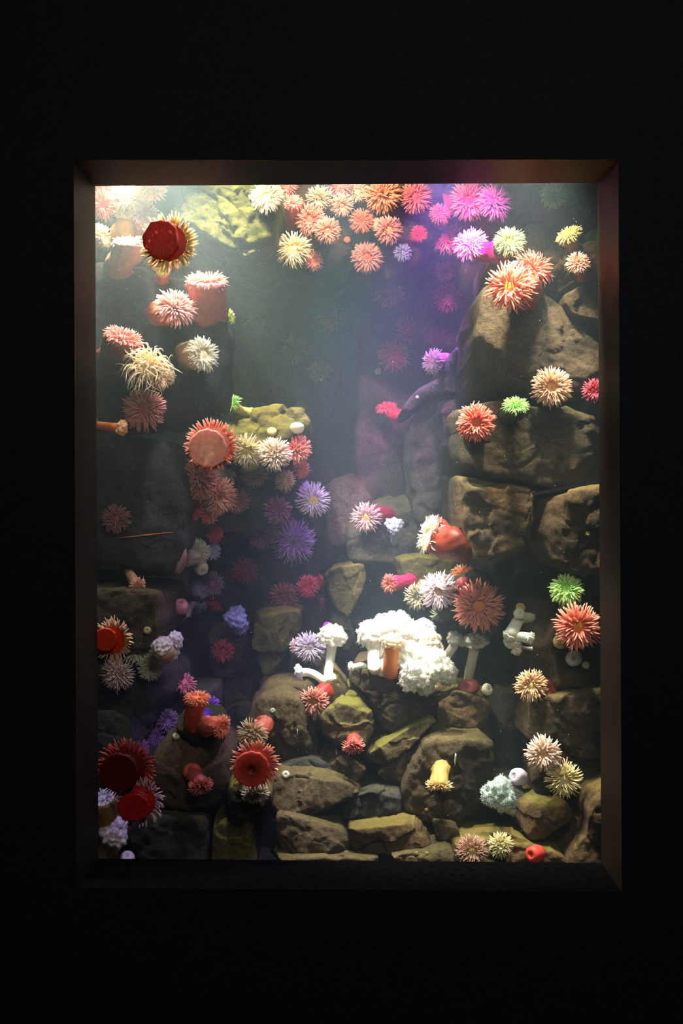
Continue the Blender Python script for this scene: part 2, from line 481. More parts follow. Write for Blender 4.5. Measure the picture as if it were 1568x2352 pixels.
STONES = [
    # stack, material, outline, front depth, thickness, options
    ('overhang', 'moss', [(385, 390), (640, 390), (655, 450), (625, 545), (565, 582), (505, 562), (445, 520), (395, 470)], 0.75, 0.7, dict(rough=2.0, slope=-0.1, n=110, rings=26)),
    ('roof', 'brown', [(585, 400), (800, 400), (820, 560), (740, 640), (640, 600), (595, 480)], 1.05, 0.8, dict(slope=-0.1)),
    ('roof', 'brown', [(790, 400), (1010, 400), (1030, 500), (960, 610), (860, 650), (800, 590)], 1.10, 0.8, dict(slope=-0.1)),
    ('roof', 'grey', [(1000, 400), (1310, 400), (1310, 560), (1200, 660), (1080, 660), (1010, 540)], 1.20, 0.7, {}),
    ('far', 'grey', [(500, 520), (770, 560), (780, 900), (720, 1010), (480, 1000)], 1.75, 0.3, {}),
    ('far', 'grey', [(760, 560), (1010, 540), (1080, 700), (1080, 960), (930, 1010), (790, 930)], 1.70, 0.3, {}),
    ('far', 'grey', [(825, 850), (930, 835), (985, 920), (975, 1230), (800, 1240), (815, 1010)], 1.45, 0.5, dict(slope_x=0.2)),
    ('far', 'dark', [(640, 960), (830, 960), (830, 1300), (640, 1300)], 1.70, 0.3, {}),
    ('far', 'grey', [(735, 1120), (790, 1085), (845, 1095), (870, 1180), (860, 1260), (750, 1260)], 1.35, 0.4, {}),
    ('far', 'grey', [(790, 1195), (900, 1140), (1000, 1120), (1070, 1170), (1070, 1290), (940, 1300), (800, 1290)], 1.12, 0.6, dict(slope=0.25)),
    ('far', 'grey', [(950, 600), (1100, 600), (1110, 800), (960, 800)], 1.45, 0.5, {}),
    ('midright', 'grey', [(938, 975), (1000, 905), (1090, 880), (1100, 1150), (1070, 1270), (955, 1200), (945, 1080)], 0.95, 0.5, dict(bulge=0.25)),
    ('midright', 'grey', [(922, 940), (950, 895), (1030, 858), (1035, 895), (985, 915), (935, 950)], 0.93, 0.4, dict(bulge=0.3)),
    ('midright', 'grey', [(1014, 835), (1035, 802), (1110, 790), (1110, 905), (1018, 902)], 0.80, 0.4, dict(bulge=0.25)),
    ('midright', 'grey', [(1012, 912), (1110, 908), (1110, 1020), (1020, 1015)], 0.80, 0.4, dict(bulge=0.25)),
    ('midleft', 'olive', [(505, 968), (560, 935), (630, 922), (702, 928), (712, 985), (690, 1030), (560, 1060), (450, 1040)], 0.80, 0.5, dict(slope=0.7, rough=1.2)),
    ('midleft', 'dark', [(405, 1010), (560, 1040), (700, 1020), (715, 1090), (640, 1190), (530, 1260), (410, 1260)], 0.92, 0.5, {}),
    ('low', 'dark', [(400, 1190), (560, 1180), (720, 1150), (760, 1270), (730, 1420), (430, 1450)], 1.20, 0.5, {}),
    ('low', 'dark', [(370, 1440), (700, 1400), (960, 1340), (980, 1560), (900, 1720), (380, 1720)], 1.28, 0.5, {}),
    ('low', 'olive', [(738, 1328), (768, 1305), (838, 1293), (842, 1330), (805, 1420), (770, 1395)], 0.98, 0.35, dict(slope=0.15)),
    ('low', 'grey', [(760, 1390), (800, 1405), (815, 1460), (800, 1500), (755, 1480)], 0.98, 0.3, {}),
    ('low', 'olive', [(583, 1412), (640, 1402), (690, 1408), (684, 1470), (645, 1550), (600, 1560), (576, 1500)], 0.92, 0.35, {}),
    ('low', 'dark', [(665, 1475), (748, 1480), (766, 1560), (750, 1610), (680, 1606)], 0.74, 0.25, {}),
    ('low', 'dark', [(600, 1555), (660, 1545), (700, 1590), (690, 1640), (590, 1640)], 0.92, 0.35, {}),
    ('low', 'grey', [(470, 1450), (560, 1425), (575, 1500), (560, 1560), (480, 1550)], 1.02, 0.35, {}),
    ('low', 'dark', [(470, 1560), (580, 1560), (590, 1680), (480, 1680)], 1.0, 0.35, {}),
    ('low', 'dark', [(330, 1640), (400, 1600), (480, 1610), (480, 1720), (340, 1740)], 0.55, 0.4, dict(slope=0.5)),
    ('shelf', 'olive', [(914, 1290), (960, 1278), (1050, 1288), (1068, 1330), (1000, 1372), (930, 1345)], 0.78, 0.35, dict(slope=0.25)),
    ('shelf', 'dark', [(1040, 1260), (1270, 1240), (1270, 1620), (1040, 1620)], 0.95, 0.4, {}),
    ('shelf', 'dark', [(990, 1345), (1060, 1318), (1130, 1315), (1150, 1410), (1085, 1460), (1010, 1420)], 0.57, 0.3, {}),
    ('shelf', 'brown', [(1145, 1292), (1175, 1280), (1188, 1310), (1170, 1325), (1148, 1318)], 0.72, 0.3, {}),
    ('left', 'dark', [(130, 330), (300, 330), (335, 440), (345, 540), (330, 605), (130, 600)], 0.50, 0.6, {}),
    ('left', 'dark', [(130, 590), (330, 612), (430, 632), (512, 664), (520, 800), (508, 935), (430, 980), (130, 985)], 0.42, 0.22, dict(bulge=0.16, n=110, rings=20, chops=0)),
    ('left', 'dark', [(130, 992), (385, 1000), (424, 1120), (424, 1230), (395, 1335), (130, 1345)], 0.40, 0.6, dict(bulge=0.16, n=100, rings=18)),
    ('left', 'brown', [(130, 1356), (290, 1352), (360, 1364), (362, 1440), (335, 1500), (130, 1505)], 0.30, 0.5, dict(bulge=0.12)),
    ('left', 'dark', [(130, 1515), (350, 1500), (398, 1560), (402, 1605), (335, 1700), (130, 1720)], 0.38, 0.5, {}),
    ('left', 'dark', [(130, 1630), (290, 1640), (330, 1690), (285, 1750), (130, 1760)], 0.28, 0.4, dict(slope=0.15)),
    ('left', 'dark', [(130, 1740), (330, 1730), (345, 1890), (130, 1900)], 0.30, 0.4, {}),
    ('boulder', 'brown', [(338, 1745), (372, 1703), (430, 1690), (488, 1710), (518, 1758), (518, 1820), (488, 1866), (420, 1884), (352, 1862), (332, 1805)], 0.20, 0.34, dict(bulge=0.6, chops=1)),
    ('weed', 'weed', [(396, 1668), (440, 1646), (486, 1656), (512, 1690), (490, 1722), (410, 1716)], 0.20, 0.2, dict(bulge=0.4, rough=2.2, n=90, rings=18)),
    ('base', 'dark', [(130, 1875), (340, 1866), (475, 1885), (480, 2020), (130, 2020)], 0.18, 0.5, {}),
    ('base', 'olive', [(516, 1815), (560, 1790), (618, 1800), (625, 1830), (590, 1872), (540, 1882), (512, 1852)], 0.17, 0.3, {}),
    ('base', 'olive', [(484, 1892), (575, 1886), (584, 2020), (484, 2020)], 0.20, 0.3, dict(bulge=0.2)),
    ('mound', 'brown', [(575, 1650), (720, 1640), (1000, 1650), (1130, 1640), (1140, 1870), (1110, 2020), (600, 2020)], 0.47, 0.3, {}),
    ('mound', 'brown', [(566, 1645), (592, 1606), (650, 1596), (700, 1608), (738, 1660), (728, 1730), (700, 1752), (630, 1748), (572, 1722)], 0.36, 0.4, dict(bulge=0.35)),
    ('mound', 'dark', [(606, 1754), (720, 1742), (790, 1772), (780, 1806), (628, 1806)], 0.34, 0.3, dict(slope=0.1)),
    ('mound', 'brown', [(612, 1808), (650, 1776), (740, 1780), (800, 1802), (832, 1826), (790, 1866), (700, 1880), (640, 1866), (610, 1840)], 0.26, 0.3, dict(slope=0.2)),
    ('mound', 'mossy', [(736, 1560), (768, 1550), (798, 1588), (800, 1622), (735, 1618)], 0.43, 0.25, dict(slope=0.1)),
    ('mound', 'mossy', [(738, 1640), (780, 1608), (840, 1600), (878, 1662), (866, 1700), (806, 1728), (742, 1712)], 0.34, 0.35, dict(slope=0.1)),
    ('mound', 'brown', [(800, 1590), (826, 1540), (890, 1528), (965, 1556), (1012, 1600), (1004, 1640), (905, 1690), (872, 1672), (846, 1604)], 0.37, 0.4, dict(slope=0.1)),
    ('mound', 'ochre', [(1005, 1620), (1050, 1588), (1128, 1612), (1134, 1694), (1060, 1694), (1010, 1688)], 0.42, 0.4, dict(slope=0.1)),
    ('mound', 'mossy', [(832, 1742), (900, 1696), (990, 1646), (1008, 1658), (962, 1700), (885, 1764), (842, 1774)], 0.31, 0.3, dict(slope=0.15)),
    ('mound', 'brown', [(735, 1726), (800, 1732), (850, 1778), (844, 1806), (790, 1806), (740, 1780)], 0.34, 0.3, {}),
    ('mound', 'brown', [(866, 1776), (950, 1704), (968, 1740), (930, 1800), (890, 1806)], 0.32, 0.3, {}),
    ('mound', 'brown', [(925, 1800), (950, 1740), (985, 1700), (1060, 1694), (1136, 1702), (1138, 1850), (1100, 1900), (1000, 1896), (930, 1862)], 0.27, 0.4, dict(n=110, rings=20)),
    ('mound', 'dark', [(785, 1884), (800, 1832), (890, 1808), (926, 1806), (930, 1866), (870, 1892), (805, 1906)], 0.27, 0.3, {}),
    ('mound', 'brown', [(626, 1868), (700, 1882), (784, 1908), (806, 1940), (796, 1972), (628, 1974)], 0.20, 0.4, {}),
    ('mound', 'ochre', [(790, 1908), (870, 1898), (985, 1888), (1004, 1932), (930, 1966), (806, 1974)], 0.19, 0.4, dict(slope=0.1)),
    ('mound', 'brown', [(988, 1890), (1052, 1902), (1062, 1936), (1010, 1944)], 0.21, 0.3, {}),
    ('mound', 'brown', [(626, 1976), (760, 1966), (880, 1974), (890, 2050), (626, 2050)], 0.16, 0.4, {}),
    ('mound', 'brown', [(885, 1972), (960, 1958), (1040, 1944), (1060, 2050), (890, 2050)], 0.15, 0.4, {}),
    ('mound', 'ochre', [(1040, 1942), (1120, 1932), (1215, 1940), (1300, 1968), (1300, 2050), (1060, 2050)], 0.16, 0.4, {}),
    ('right', 'brown', [(1290, 330), (1430, 330), (1430, 540), (1335, 545), (1305, 480)], 0.45, 0.5, {}),
    ('right', 'brown', [(1142, 545), (1172, 522), (1260, 512), (1312, 528), (1330, 600), (1300, 640), (1150, 640), (1136, 600)], 0.40, 0.5, dict(bulge=0.22)),
    ('right', 'ochre', [(1262, 610), (1330, 560), (1430, 545), (1430, 640), (1345, 645), (1290, 665)], 0.34, 0.4, {}),
    ('right', 'ochre', [(1290, 680), (1345, 652), (1430, 648), (1430, 760), (1330, 745)], 0.28, 0.4, {}),
    ('right', 'brown', [(1110, 652), (1230, 646), (1320, 710), (1430, 750), (1430, 900), (1300, 908), (1180, 900), (1098, 896), (1094, 800)], 0.30, 0.6, dict(bulge=0.14, n=120, rings=22, chops=3)),
    ('right', 'brown', [(1052, 945), (1090, 925), (1150, 920), (1250, 935), (1430, 925), (1430, 1100), (1300, 1120), (1200, 1110), (1056, 1075)], 0.28, 0.5, dict(bulge=0.14, n=110, rings=20)),
    ('right', 'ochre', [(1056, 1085), (1140, 1105), (1255, 1130), (1248, 1230), (1195, 1272), (1090, 1292), (1062, 1200)], 0.28, 0.5, dict(bulge=0.2, n=96, rings=18)),
    ('right', 'ochre', [(1256, 1160), (1300, 1130), (1430, 1108), (1430, 1330), (1340, 1325), (1268, 1288), (1252, 1230)], 0.22, 0.5, dict(bulge=0.25)),
    ('rightlow', 'dark', [(1230, 1330), (1430, 1325), (1430, 1410), (1230, 1410)], 0.50, 0.4, {}),
    ('rightlow', 'brown', [(1222, 1412), (1262, 1388), (1330, 1385), (1430, 1392), (1430, 1590), (1232, 1582), (1214, 1490)], 0.30, 0.5, dict(bulge=0.2)),
    ('rightlow', 'brown', [(1214, 1612), (1290, 1600), (1430, 1572), (1430, 1735), (1240, 1752), (1216, 1690)], 0.25, 0.5, dict(bulge=0.18)),
    ('rightlow', 'brown', [(1224, 1765), (1300, 1748), (1430, 1740), (1430, 1825), (1330, 1830), (1230, 1836)], 0.29, 0.4, {}),
    ('rightlow', 'ochre', [(1200, 1862), (1240, 1846), (1306, 1850), (1328, 1880), (1290, 1922), (1222, 1936), (1196, 1902)], 0.20, 0.3, dict(bulge=0.5)),
    ('rightlow', 'ochre', [(1345, 1812), (1430, 1800), (1430, 2030), (1310, 2030), (1300, 1980), (1352, 1910)], 0.14, 0.4, {}),
    ('rightlow', 'dark', [(1130, 1590), (1240, 1580), (1240, 1960), (1130, 1960)], 0.48, 0.3, {}),
    ('rightlow', 'grey', [(1120, 1815), (1200, 1800), (1215, 1850), (1150, 1870), (1115, 1850)], 0.30, 0.3, dict(slope=0.5)),
]
for i, (st, mt, poly, y0, th, kw) in enumerate(STONES):
    v, f = stone_mesh(poly, y0, th, int(poly[0][0] * 7 + poly[0][1] * 3 + poly[1][0]) % 997, **kw)
    register(v, f)
    mesh_obj('stone', v, f, ROCK[mt], stack_root[st])

# rough back wall of the tank
gx, gz = 60, 70
V, F = [], []
for j in range(gz + 1):
    for i in range(gx + 1):
        x = TX0 + (TX1 - TX0) * i / gx
        z = TZ0 + (TZ1 - TZ0) * j / gz
        y = 2.15 + 0.10 * noise.noise(Vector((x * 3, 2.1, z * 3))) + 0.03 * noise.noise(Vector((x * 11, 0.3, z * 11)))
        V.append((x, y, z))
for j in range(gz):
    for i in range(gx):
        a = j * (gx + 1) + i
        F.append((a, a + 1, a + gx + 2, a + gx + 1))
wb = mesh_obj('wall_back', V, F, ROCK['grey'])
wb['kind'] = 'structure'
register(V, F)
BVH = BVHTree.FromPolygons(bvh_v, bvh_f)
EYE = Vector((0, -CAM_D, CZ))


def surface(px, py):
    d = (at(px, py, 1.0) - EYE).normalized()
    h = BVH.ray_cast(EYE, d)
    return (h[0], h[1]) if h[0] is not None else (at(px, py, 2.1), Vector((0, -1, 0)))


# ------------------------------------------------------------------ soft-bodied animals
def frame_of(f):
    f = Vector(f).normalized()
    ref = Vector((0, 0, 1)) if abs(f.z) < 0.95 else Vector((1, 0, 0))
    x = ref.cross(f).normalized()
    y = f.cross(x)
    return np.array([x, y, f])                          # rows: local axes in world


def tubes(p0, d0, d1, length, w, K=6, M=5, tip=0.48, wob=None):
    """many tapered tubes at once: start points, start/end directions, lengths, radii"""
    n = len(p0)
    s = np.linspace(0, 1, K)
    pts = np.zeros((n, K, 3))
    tan = np.zeros((n, K, 3))
    cur = p0.copy()
    for k in range(K):
        d = d0 * (1 - s[k]) + d1 * s[k]
        if wob is not None:
            d = d + wob[0] * np.sin(s[k] * 6.0 + wob[1])[:, None] if np.ndim(wob[1]) else d
        d /= np.linalg.norm(d, axis=1)[:, None] + 1e-9
        tan[:, k] = d
        pts[:, k] = cur
        cur = cur + d * (length / (K - 1))[:, None]
    ref = np.zeros((n, 3))
    ref[:, 0] = 0.31
    ref[:, 1] = 0.52
    ref[:, 2] = 0.79
    verts = np.zeros((n, K, M, 3))
    ang = np.arange(M) * 2 * math.pi / M
    for k in range(K):
        u = np.cross(tan[:, k], ref)
        u /= np.linalg.norm(u, axis=1)[:, None] + 1e-9
        v = np.cross(tan[:, k], u)
        r = w * (1 - (1 - tip) * s[k] ** 1.3)
        if k == K - 1:
            r = r * 0.45
        verts[:, k] = pts[:, k][:, None, :] + r[:, None, None] * (np.cos(ang)[None, :, None] * u[:, None] + np.sin(ang)[None, :, None] * v[:, None])
    t = np.broadcast_to(s[None, :, None], (n, K, M)).reshape(-1)
    base = (np.arange(n) * K * M)[:, None, None]
    kk = np.arange(K - 1)[None, :, None]
    mm = np.arange(M)[None, None, :]
    a = base + kk * M + mm
    b = base + kk * M + (mm + 1) % M
    f = np.stack([a, b, b + M, a + M], -1).reshape(-1, 4).tolist()
    caps = (np.arange(n) * K * M + (K - 1) * M)[:, None] + np.arange(M)[None]
    f += caps.tolist()
    return verts.reshape(-1, 3), f, t


def sweep(p0, n0, p1, n1, radii, M=20, lump=0.0, seed=0):
    """a body swept along a bend from p0 (leaving along n0) to p1 (arriving along n1)"""
    p0, p1, n0, n1 = (np.array(q, float) for q in (p0, p1, n0, n1))
    L = np.linalg.norm(p1 - p0)
    c1, c2 = p0 + n0 * L * 0.4, p1 - n1 * L * 0.4
    K = len(radii)
    s = np.linspace(0, 1, K)[:, None]
    pts = (1 - s) ** 3 * p0 + 3 * s * (1 - s) ** 2 * c1 + 3 * s * s * (1 - s) * c2 + s ** 3 * p1
    tan = np.gradient(pts, axis=0)
    tan /= np.linalg.norm(tan, axis=1)[:, None] + 1e-9
    x = frame_of(tan[0])[0]
    V, T = [], []
    for k in range(K):
        x = x - tan[k] * (x @ tan[k])
        x /= np.linalg.norm(x) + 1e-9
        y = np.cross(tan[k], x)
        for m in range(M):
            a = 2 * math.pi * m / M
            r = radii[k]
            if lump:
                r *= 1 + lump * (0.22 * math.sin(11 * a + seed + k * 0.5) + 0.12 * math.sin(23 * a + k)) 
                r *= 1 + lump * noise.noise(Vector((math.cos(a) * 1.6 + seed, math.sin(a) * 1.6, k * 0.35)))
            V.append(pts[k] + r * (math.cos(a) * x + math.sin(a) * y))
            T.append(k / (K - 1))
    F = []
    for k in range(K - 1):
        for m in range(M):
            a, b = k * M + m, k * M + (m + 1) % M
            F.append((a, b, b + M, a + M))
    F.append(tuple(range(M - 1, -1, -1)))
    F.append(tuple((K - 1) * M + m for m in range(M)))
    return np.array(V), F, np.array(T)


def place(px, py, r, face, y, lift, base):
    """crown centre, base point and base normal"""
    f = Vector(face).normalized()
    if y is None:
        hit, nn = surface(px, py)
        if base is not None:                            # a crown past the rock's edge stays level with its foot
            yb = surface(*base)[0].y + 0.03
            if hit.y > yb:
                hit = at(px, py, yb)
        ray = (hit - EYE).normalized()
        crown = hit - ray * lift
    else:
        crown = at(px, py, y)
    if base is not None:
        b, nb = surface(*base)
    else:
        Rm = gm(r, crown.y)
        h = BVH.ray_cast(crown, -f, Rm * 1.7)
        if h[0] is None:
            h = BVH.find_nearest(crown - f * Rm * 0.6)
        b, nb = h[0], h[1]
    nb = Vector(nb)
    if nb.dot(crown - b) < 0:
        nb = -nb
    return crown, b, nb


def gm(px, y):
    return px * (CAM_D + y) / CAM_D / 1000.0


_seed = [100]


def anemone(px, py, r, label, group, tent, disc=None, body=None, face=(0, -1, 0), y=None, lift=None, base=None,
            n=90, length=0.52, width=0.048, style='open', fat=0.62, droop=0.0, curl=0.0, sides=5, name='sea_anemone', tuftr=1.0, foot=None):
    """tentacled anemone; r is the radius of the whole flower in photo px"""
    _seed[0] += 1
    rs = np.random.RandomState(_seed[0])
    disc = disc or tent[0]
    body = tuple(int(q * 0.86) for q in (body or tent[0]))
    tent = (tuple(int(a * 0.62 + b * 0.38) for a, b in zip(*tent)), tuple(int(v * 0.75 + 255 * 0.25) for v in tent[1]))
    body = body or tent[0]
    yy = y if y is not None else min(surface(px, py)[0].y, 9 if base is None else surface(*base)[0].y + 0.03)
    R = gm(r, yy)
    if lift is None:
        lift = R * 0.75
    if base is not None and y is not None:               # rooted far behind: stand closer to the rock
        yb = surface(*base)[0].y
        if yb - y > R * 2.4:
            y = yb - R * 1.5
            R = gm(r, y)
    crown, b, nb = place(px, py, r, face, y, lift, base)
    f = Vector(face).normalized()
    A = frame_of(f)
    root = thing(name, label, 'anemone', b, group)
    # stalk
    Ls = (crown - b).length
    if style == 'tuft':
        prof = [0.95, 1.0, 1.05, 1.08, 1.02, 0.9, 0.72, 0.55]
    else:
        prof = [1.12, 0.98, 0.9, 0.88, 0.9, 0.95, 1.02, 1.05]
    rad = [R * fat * q for q in prof]
    if foot:
        rad[0] *= foot
    top = crown - f * R * (0.05 if style != 'tuft' else 0.12)
    v, fc, t = sweep(np.array(b) - np.array(nb) * 0.004, nb, top, f, np.interp(np.linspace(0, 7, 15), range(8), rad), 40, 0.13, _seed[0])
    mesh_obj('stalk', v, fc, flesh(tuple(int(q * 0.85) for q in body), body, 0.15, 0.35), root, t=t)
    # oral disc: shallow dish with a puckered mouth
    rings = [(0.0, 0.02), (0.05, 0.05), (0.10, 0.035), (0.18, -0.01), (0.30, 0.0), (0.42, 0.02), (0.54, 0.0), (0.60, -0.06)]
    if style == 'tuft':
        rings = [(q * 0.8, h + 0.02) for q, h in rings]
    DV, DT, DF, M = [], [], [], 24
    for k, (q, h) in enumerate(rings):
        for m in range(M):
            a = 2 * math.pi * m / M
            rr = R * q * fat / 0.62 * (1 + 0.05 * math.sin(3 * a + _seed[0]))
            p = np.array(crown) + A[0] * rr * math.cos(a) + A[1] * rr * math.sin(a) + A[2] * R * (h + 0.02 * (m % 2) * (q < 0.2))
            DV.append(p)
            DT.append(min(1.0, q / 0.5))
    for k in range(len(rings) - 1):
        for m in range(M):
            a_, b_ = k * M + m, k * M + (m + 1) % M
            DF.append((a_, b_, b_ + M, a_ + M))
    mesh_obj('oral_disc', DV, DF, flesh(disc, tent[0], 0.15), root, t=DT)
    # tentacles
    if style == 'open':
        spec = [(0.25, 68, 0.7, .13), (0.33, 52, 0.85, .18), (0.41, 34, 0.95, .22), (0.49, 12, 1.0, .24), (0.56, -14, 1.0, .24), (0.55, -38, 0.85, .14)]
    elif style == 'side':
        spec = [(0.34, 60, 0.8, .2), (0.44, 38, 0.95, .25), (0.52, 12, 1.0, .28), (0.60, -25, 0.95, .27)]
    elif style == 'ball':
        spec = [(0.12, 82, 0.8, .12), (0.27, 62, 0.9, .2), (0.40, 42, 1.0, .24), (0.50, 16, 1.0, .24), (0.58, -14, 1.0, .2)]
    else:                                               # tuft
        spec = [(0.12, 86, 0.9, .2), (0.24, 74, 1.0, .25), (0.36, 58, 1.0, .28), (0.46, 36, 0.9, .27)]
    P0, D0, D1, LN, WD = [], [], [], [], []
    g_loc = np.array([0, 0, -1.0])
    for rr, el, lf, share in spec:
        cnt = max(6, int(n * share * 1.75))
        th = (np.arange(cnt) + rs.rand()) * 2 * math.pi / cnt + rs.randn(cnt) * 0.10
        e = np.radians(el + rs.randn(cnt) * 12)
        e1 = e - np.radians(28 + curl * 60 + rs.randn(cnt) * 12)
        rad_ = np.cos(th)[:, None] * A[0] + np.sin(th)[:, None] * A[1]
        q = R * rr * tuftr * (1 + rs.randn(cnt) * 0.05)
        P0.append(np.array(crown) + rad_ * q[:, None] - A[2] * R * 0.03)
        tangential = -np.sin(th)[:, None] * A[0] + np.cos(th)[:, None] * A[1]
        d0 = np.cos(e)[:, None] * rad_ + np.sin(e)[:, None] * A[2] + tangential * (rs.randn(cnt) * 0.14)[:, None]
        d1 = np.cos(e1)[:, None] * rad_ + np.sin(e1)[:, None] * A[2] + tangential * (rs.randn(cnt) * (0.25 + curl * 0.5))[:, None]
        if curl:
            d1 = d1 + A[2] * (curl * 0.9 * (rs.rand(cnt) - 0.2))[:, None]
        d1 = d1 + g_loc * droop
        D0.append(d0)
        D1.append(d1)
        LN.append(R * length * lf * (0.85 + 0.3 * rs.rand(cnt)))
        WD.append(np.full(cnt, R * width) * (0.85 + 0.3 * rs.rand(cnt)))
    P0, D0, D1, LN, WD = (np.concatenate(q) for q in (P0, D0, D1, LN, WD))
    wob = (rs.randn(len(P0), 3) * 0.16, rs.rand(len(P0)) * 6)
    if curl:
        wob = (rs.randn(len(P0), 3) * 0.55 * curl, rs.rand(len(P0)) * 6)
    v, fc, t = tubes(P0, D0, D1, LN, WD, K=8 if curl else 6, M=sides, wob=wob)
    tc = mesh_obj('tentacle_crown', v, fc, flesh(tent[0], tent[1]), root, t=t)
    tc['kind'] = 'stuff'
    return root


def pedal(px, py, rf, label, group, footcol, tent, body=None, rt=None, n=70, face=(0.15, 1, 0.1), off=(0, 0), hole=False, bump=0.09, squash=1.0, inner=None, width=0.05, length=0.45):
    """anemone stuck to the pane: its foot against the glass, its tentacles beyond"""
    _seed[0] += 1
    rs = np.random.RandomState(_seed[0])
    yg = 0.012
    R = gm(rf, yg)
    c = np.array(at(px, py, yg))
    root = thing('sea_anemone', label, 'anemone', c, group)
    f = Vector(face).normalized()
    depth = R * 0.7
    crown = c + np.array(f) * depth + np.array([off[0], 0, -off[1]]) / 1000.0
    tent = tent if isinstance(tent[0], tuple) else (tuple(int(v * 0.8) for v in tent), tent)
    body = body or footcol
    # foot: a wavy disc, slightly dished
    M, V, T, F = 64, [], [], []
    rings = [0.0, 0.06, 0.2, 0.35, 0.5, 0.65, 0.78, 0.88, 0.96, 1.0, 1.0, 0.94]
    for k, q in enumerate(rings):
        for m in range(M):
            a = 2 * math.pi * m / M
            wv = 1 + bump * noise.noise(Vector((math.cos(a) * 2.2 + _seed[0], math.sin(a) * 2.2, 3.3))) + 0.02 * math.sin(13 * a)
            rr = R * q * wv
            yy = 0.0 + (0.002 if k == 9 else 0.010 if k == 10 else 0.018 if k == 11 else 0.0) + 0.0003 * math.sin(18 * a) * (1 - abs(2 * q - 1)) + 0.0025
            if hole and q < 0.1:
                yy += 0.012
            V.append(c + np.array([rr * math.cos(a), yy, rr * math.sin(a) * squash]))
            T.append(min(1.0, q))
    for k in range(len(rings) - 1):
        for m in range(M):
            a_, b_ = k * M + m, k * M + (m + 1) % M
            F.append((a_, a_ + M, b_ + M, b_))
    mesh_obj('pedal_disc', V, F, flesh(inner or footcol, footcol, 0.3, 0.4), root, t=T)
    A = frame_of(f)
    RT = R * ((rt or rf * 1.25) / rf)
    c0, v, fc, KS, MS = c + np.array([0, 0.016, 0]), [], [], 7, 32
    for k in range(KS):
        q = k / (KS - 1)
        ax = A[0] * q + np.array([1.0, 0, 0]) * (1 - q) if A[0][0] > 0 else A[0] * q - np.array([1.0, 0, 0]) * (1 - q)
        az = A[1] * q + np.array([0, 0, 1.0]) * (1 - q)
        rr = R * 0.8 * (1 - q) ** 2 + R * 0.62 * 2 * q * (1 - q) + RT * 0.74 * q * q
        for m in range(MS):
            a = 2 * math.pi * m / MS
            v.append(c0 * (1 - q) + np.array(crown) * q + rr * (1 + 0.02 * math.sin(11 * a)) * (math.cos(a) * ax + math.sin(a) * az))
    for k in range(KS - 1):
        for m in range(MS):
            a_, b_ = k * MS + m, k * MS + (m + 1) % MS
            fc.append((a_, b_, b_ + MS, a_ + MS))
    t = np.repeat(np.linspace(0, 1, KS), MS)
    mesh_obj('stalk', v, fc, flesh(body, body, 0.15, 0.3), root, t=t)
    P0, D0, D1, LN, WD = [], [], [], [], []
    for rr, el, share in ((0.70, 25, .3), (0.76, 0, .35), (0.80, -25, .35)):
        cnt = int(n * share)
        th = (np.arange(cnt) + rs.rand()) * 2 * math.pi / cnt + rs.randn(cnt) * 0.08
        e = np.radians(el + rs.randn(cnt) * 10)
        rad_ = np.cos(th)[:, None] * A[0] + np.sin(th)[:, None] * A[1]
        P0.append(crown + rad_ * RT * rr)
        D0.append(np.cos(e)[:, None] * rad_ + np.sin(e)[:, None] * A[2])
        e = e - 0.5
        D1.append(np.cos(e)[:, None] * rad_ + np.sin(e)[:, None] * A[2] + rs.randn(cnt, 3) * 0.2)
        LN.append(RT * length * (0.8 + 0.4 * rs.rand(cnt)))
        WD.append(np.full(cnt, RT * width))
    v, fc, t = tubes(*(np.concatenate(q) for q in (P0, D0, D1, LN, WD)))
    tc = mesh_obj('tentacle_crown', v, fc, flesh(tent[0], tent[1]), root, t=t)
    tc['kind'] = 'stuff'
    DV, DF = [], []
    for k, q in enumerate((0.0, 0.3, 0.55, 0.8)):
        for m in range(24):
            a = 2 * math.pi * m / 24
            DV.append(crown + RT * q * (math.cos(a) * A[0] + math.sin(a) * A[1]) + A[2] * 0.004)
    for k in range(3):
        for m in range(24):
            DF.append((k * 24 + m, k * 24 + (m + 1) % 24, (k + 1) * 24 + (m + 1) % 24, (k + 1) * 24 + m))
    mesh_obj('oral_disc', DV, DF, flesh(tent[0], tent[0], 0.15), root, t=[0.5] * len(DV))
    return root


def fuzz(pos, nrm, n, ln, wd, rs):
    idx = rs.randint(0, len(pos), n)
    j = pos[idx] + rs.randn(n, 3) * ln * 0.25
    d = nrm[idx] + rs.randn(n, 3) * 0.35
    d /= np.linalg.norm(d, axis=1)[:, None]
    return tubes(j, d, d + rs.randn(n, 3) * 0.3, ln * (0.7 + 0.6 * rs.rand(n)), np.full(n, wd), K=3, M=3, tip=0.5)


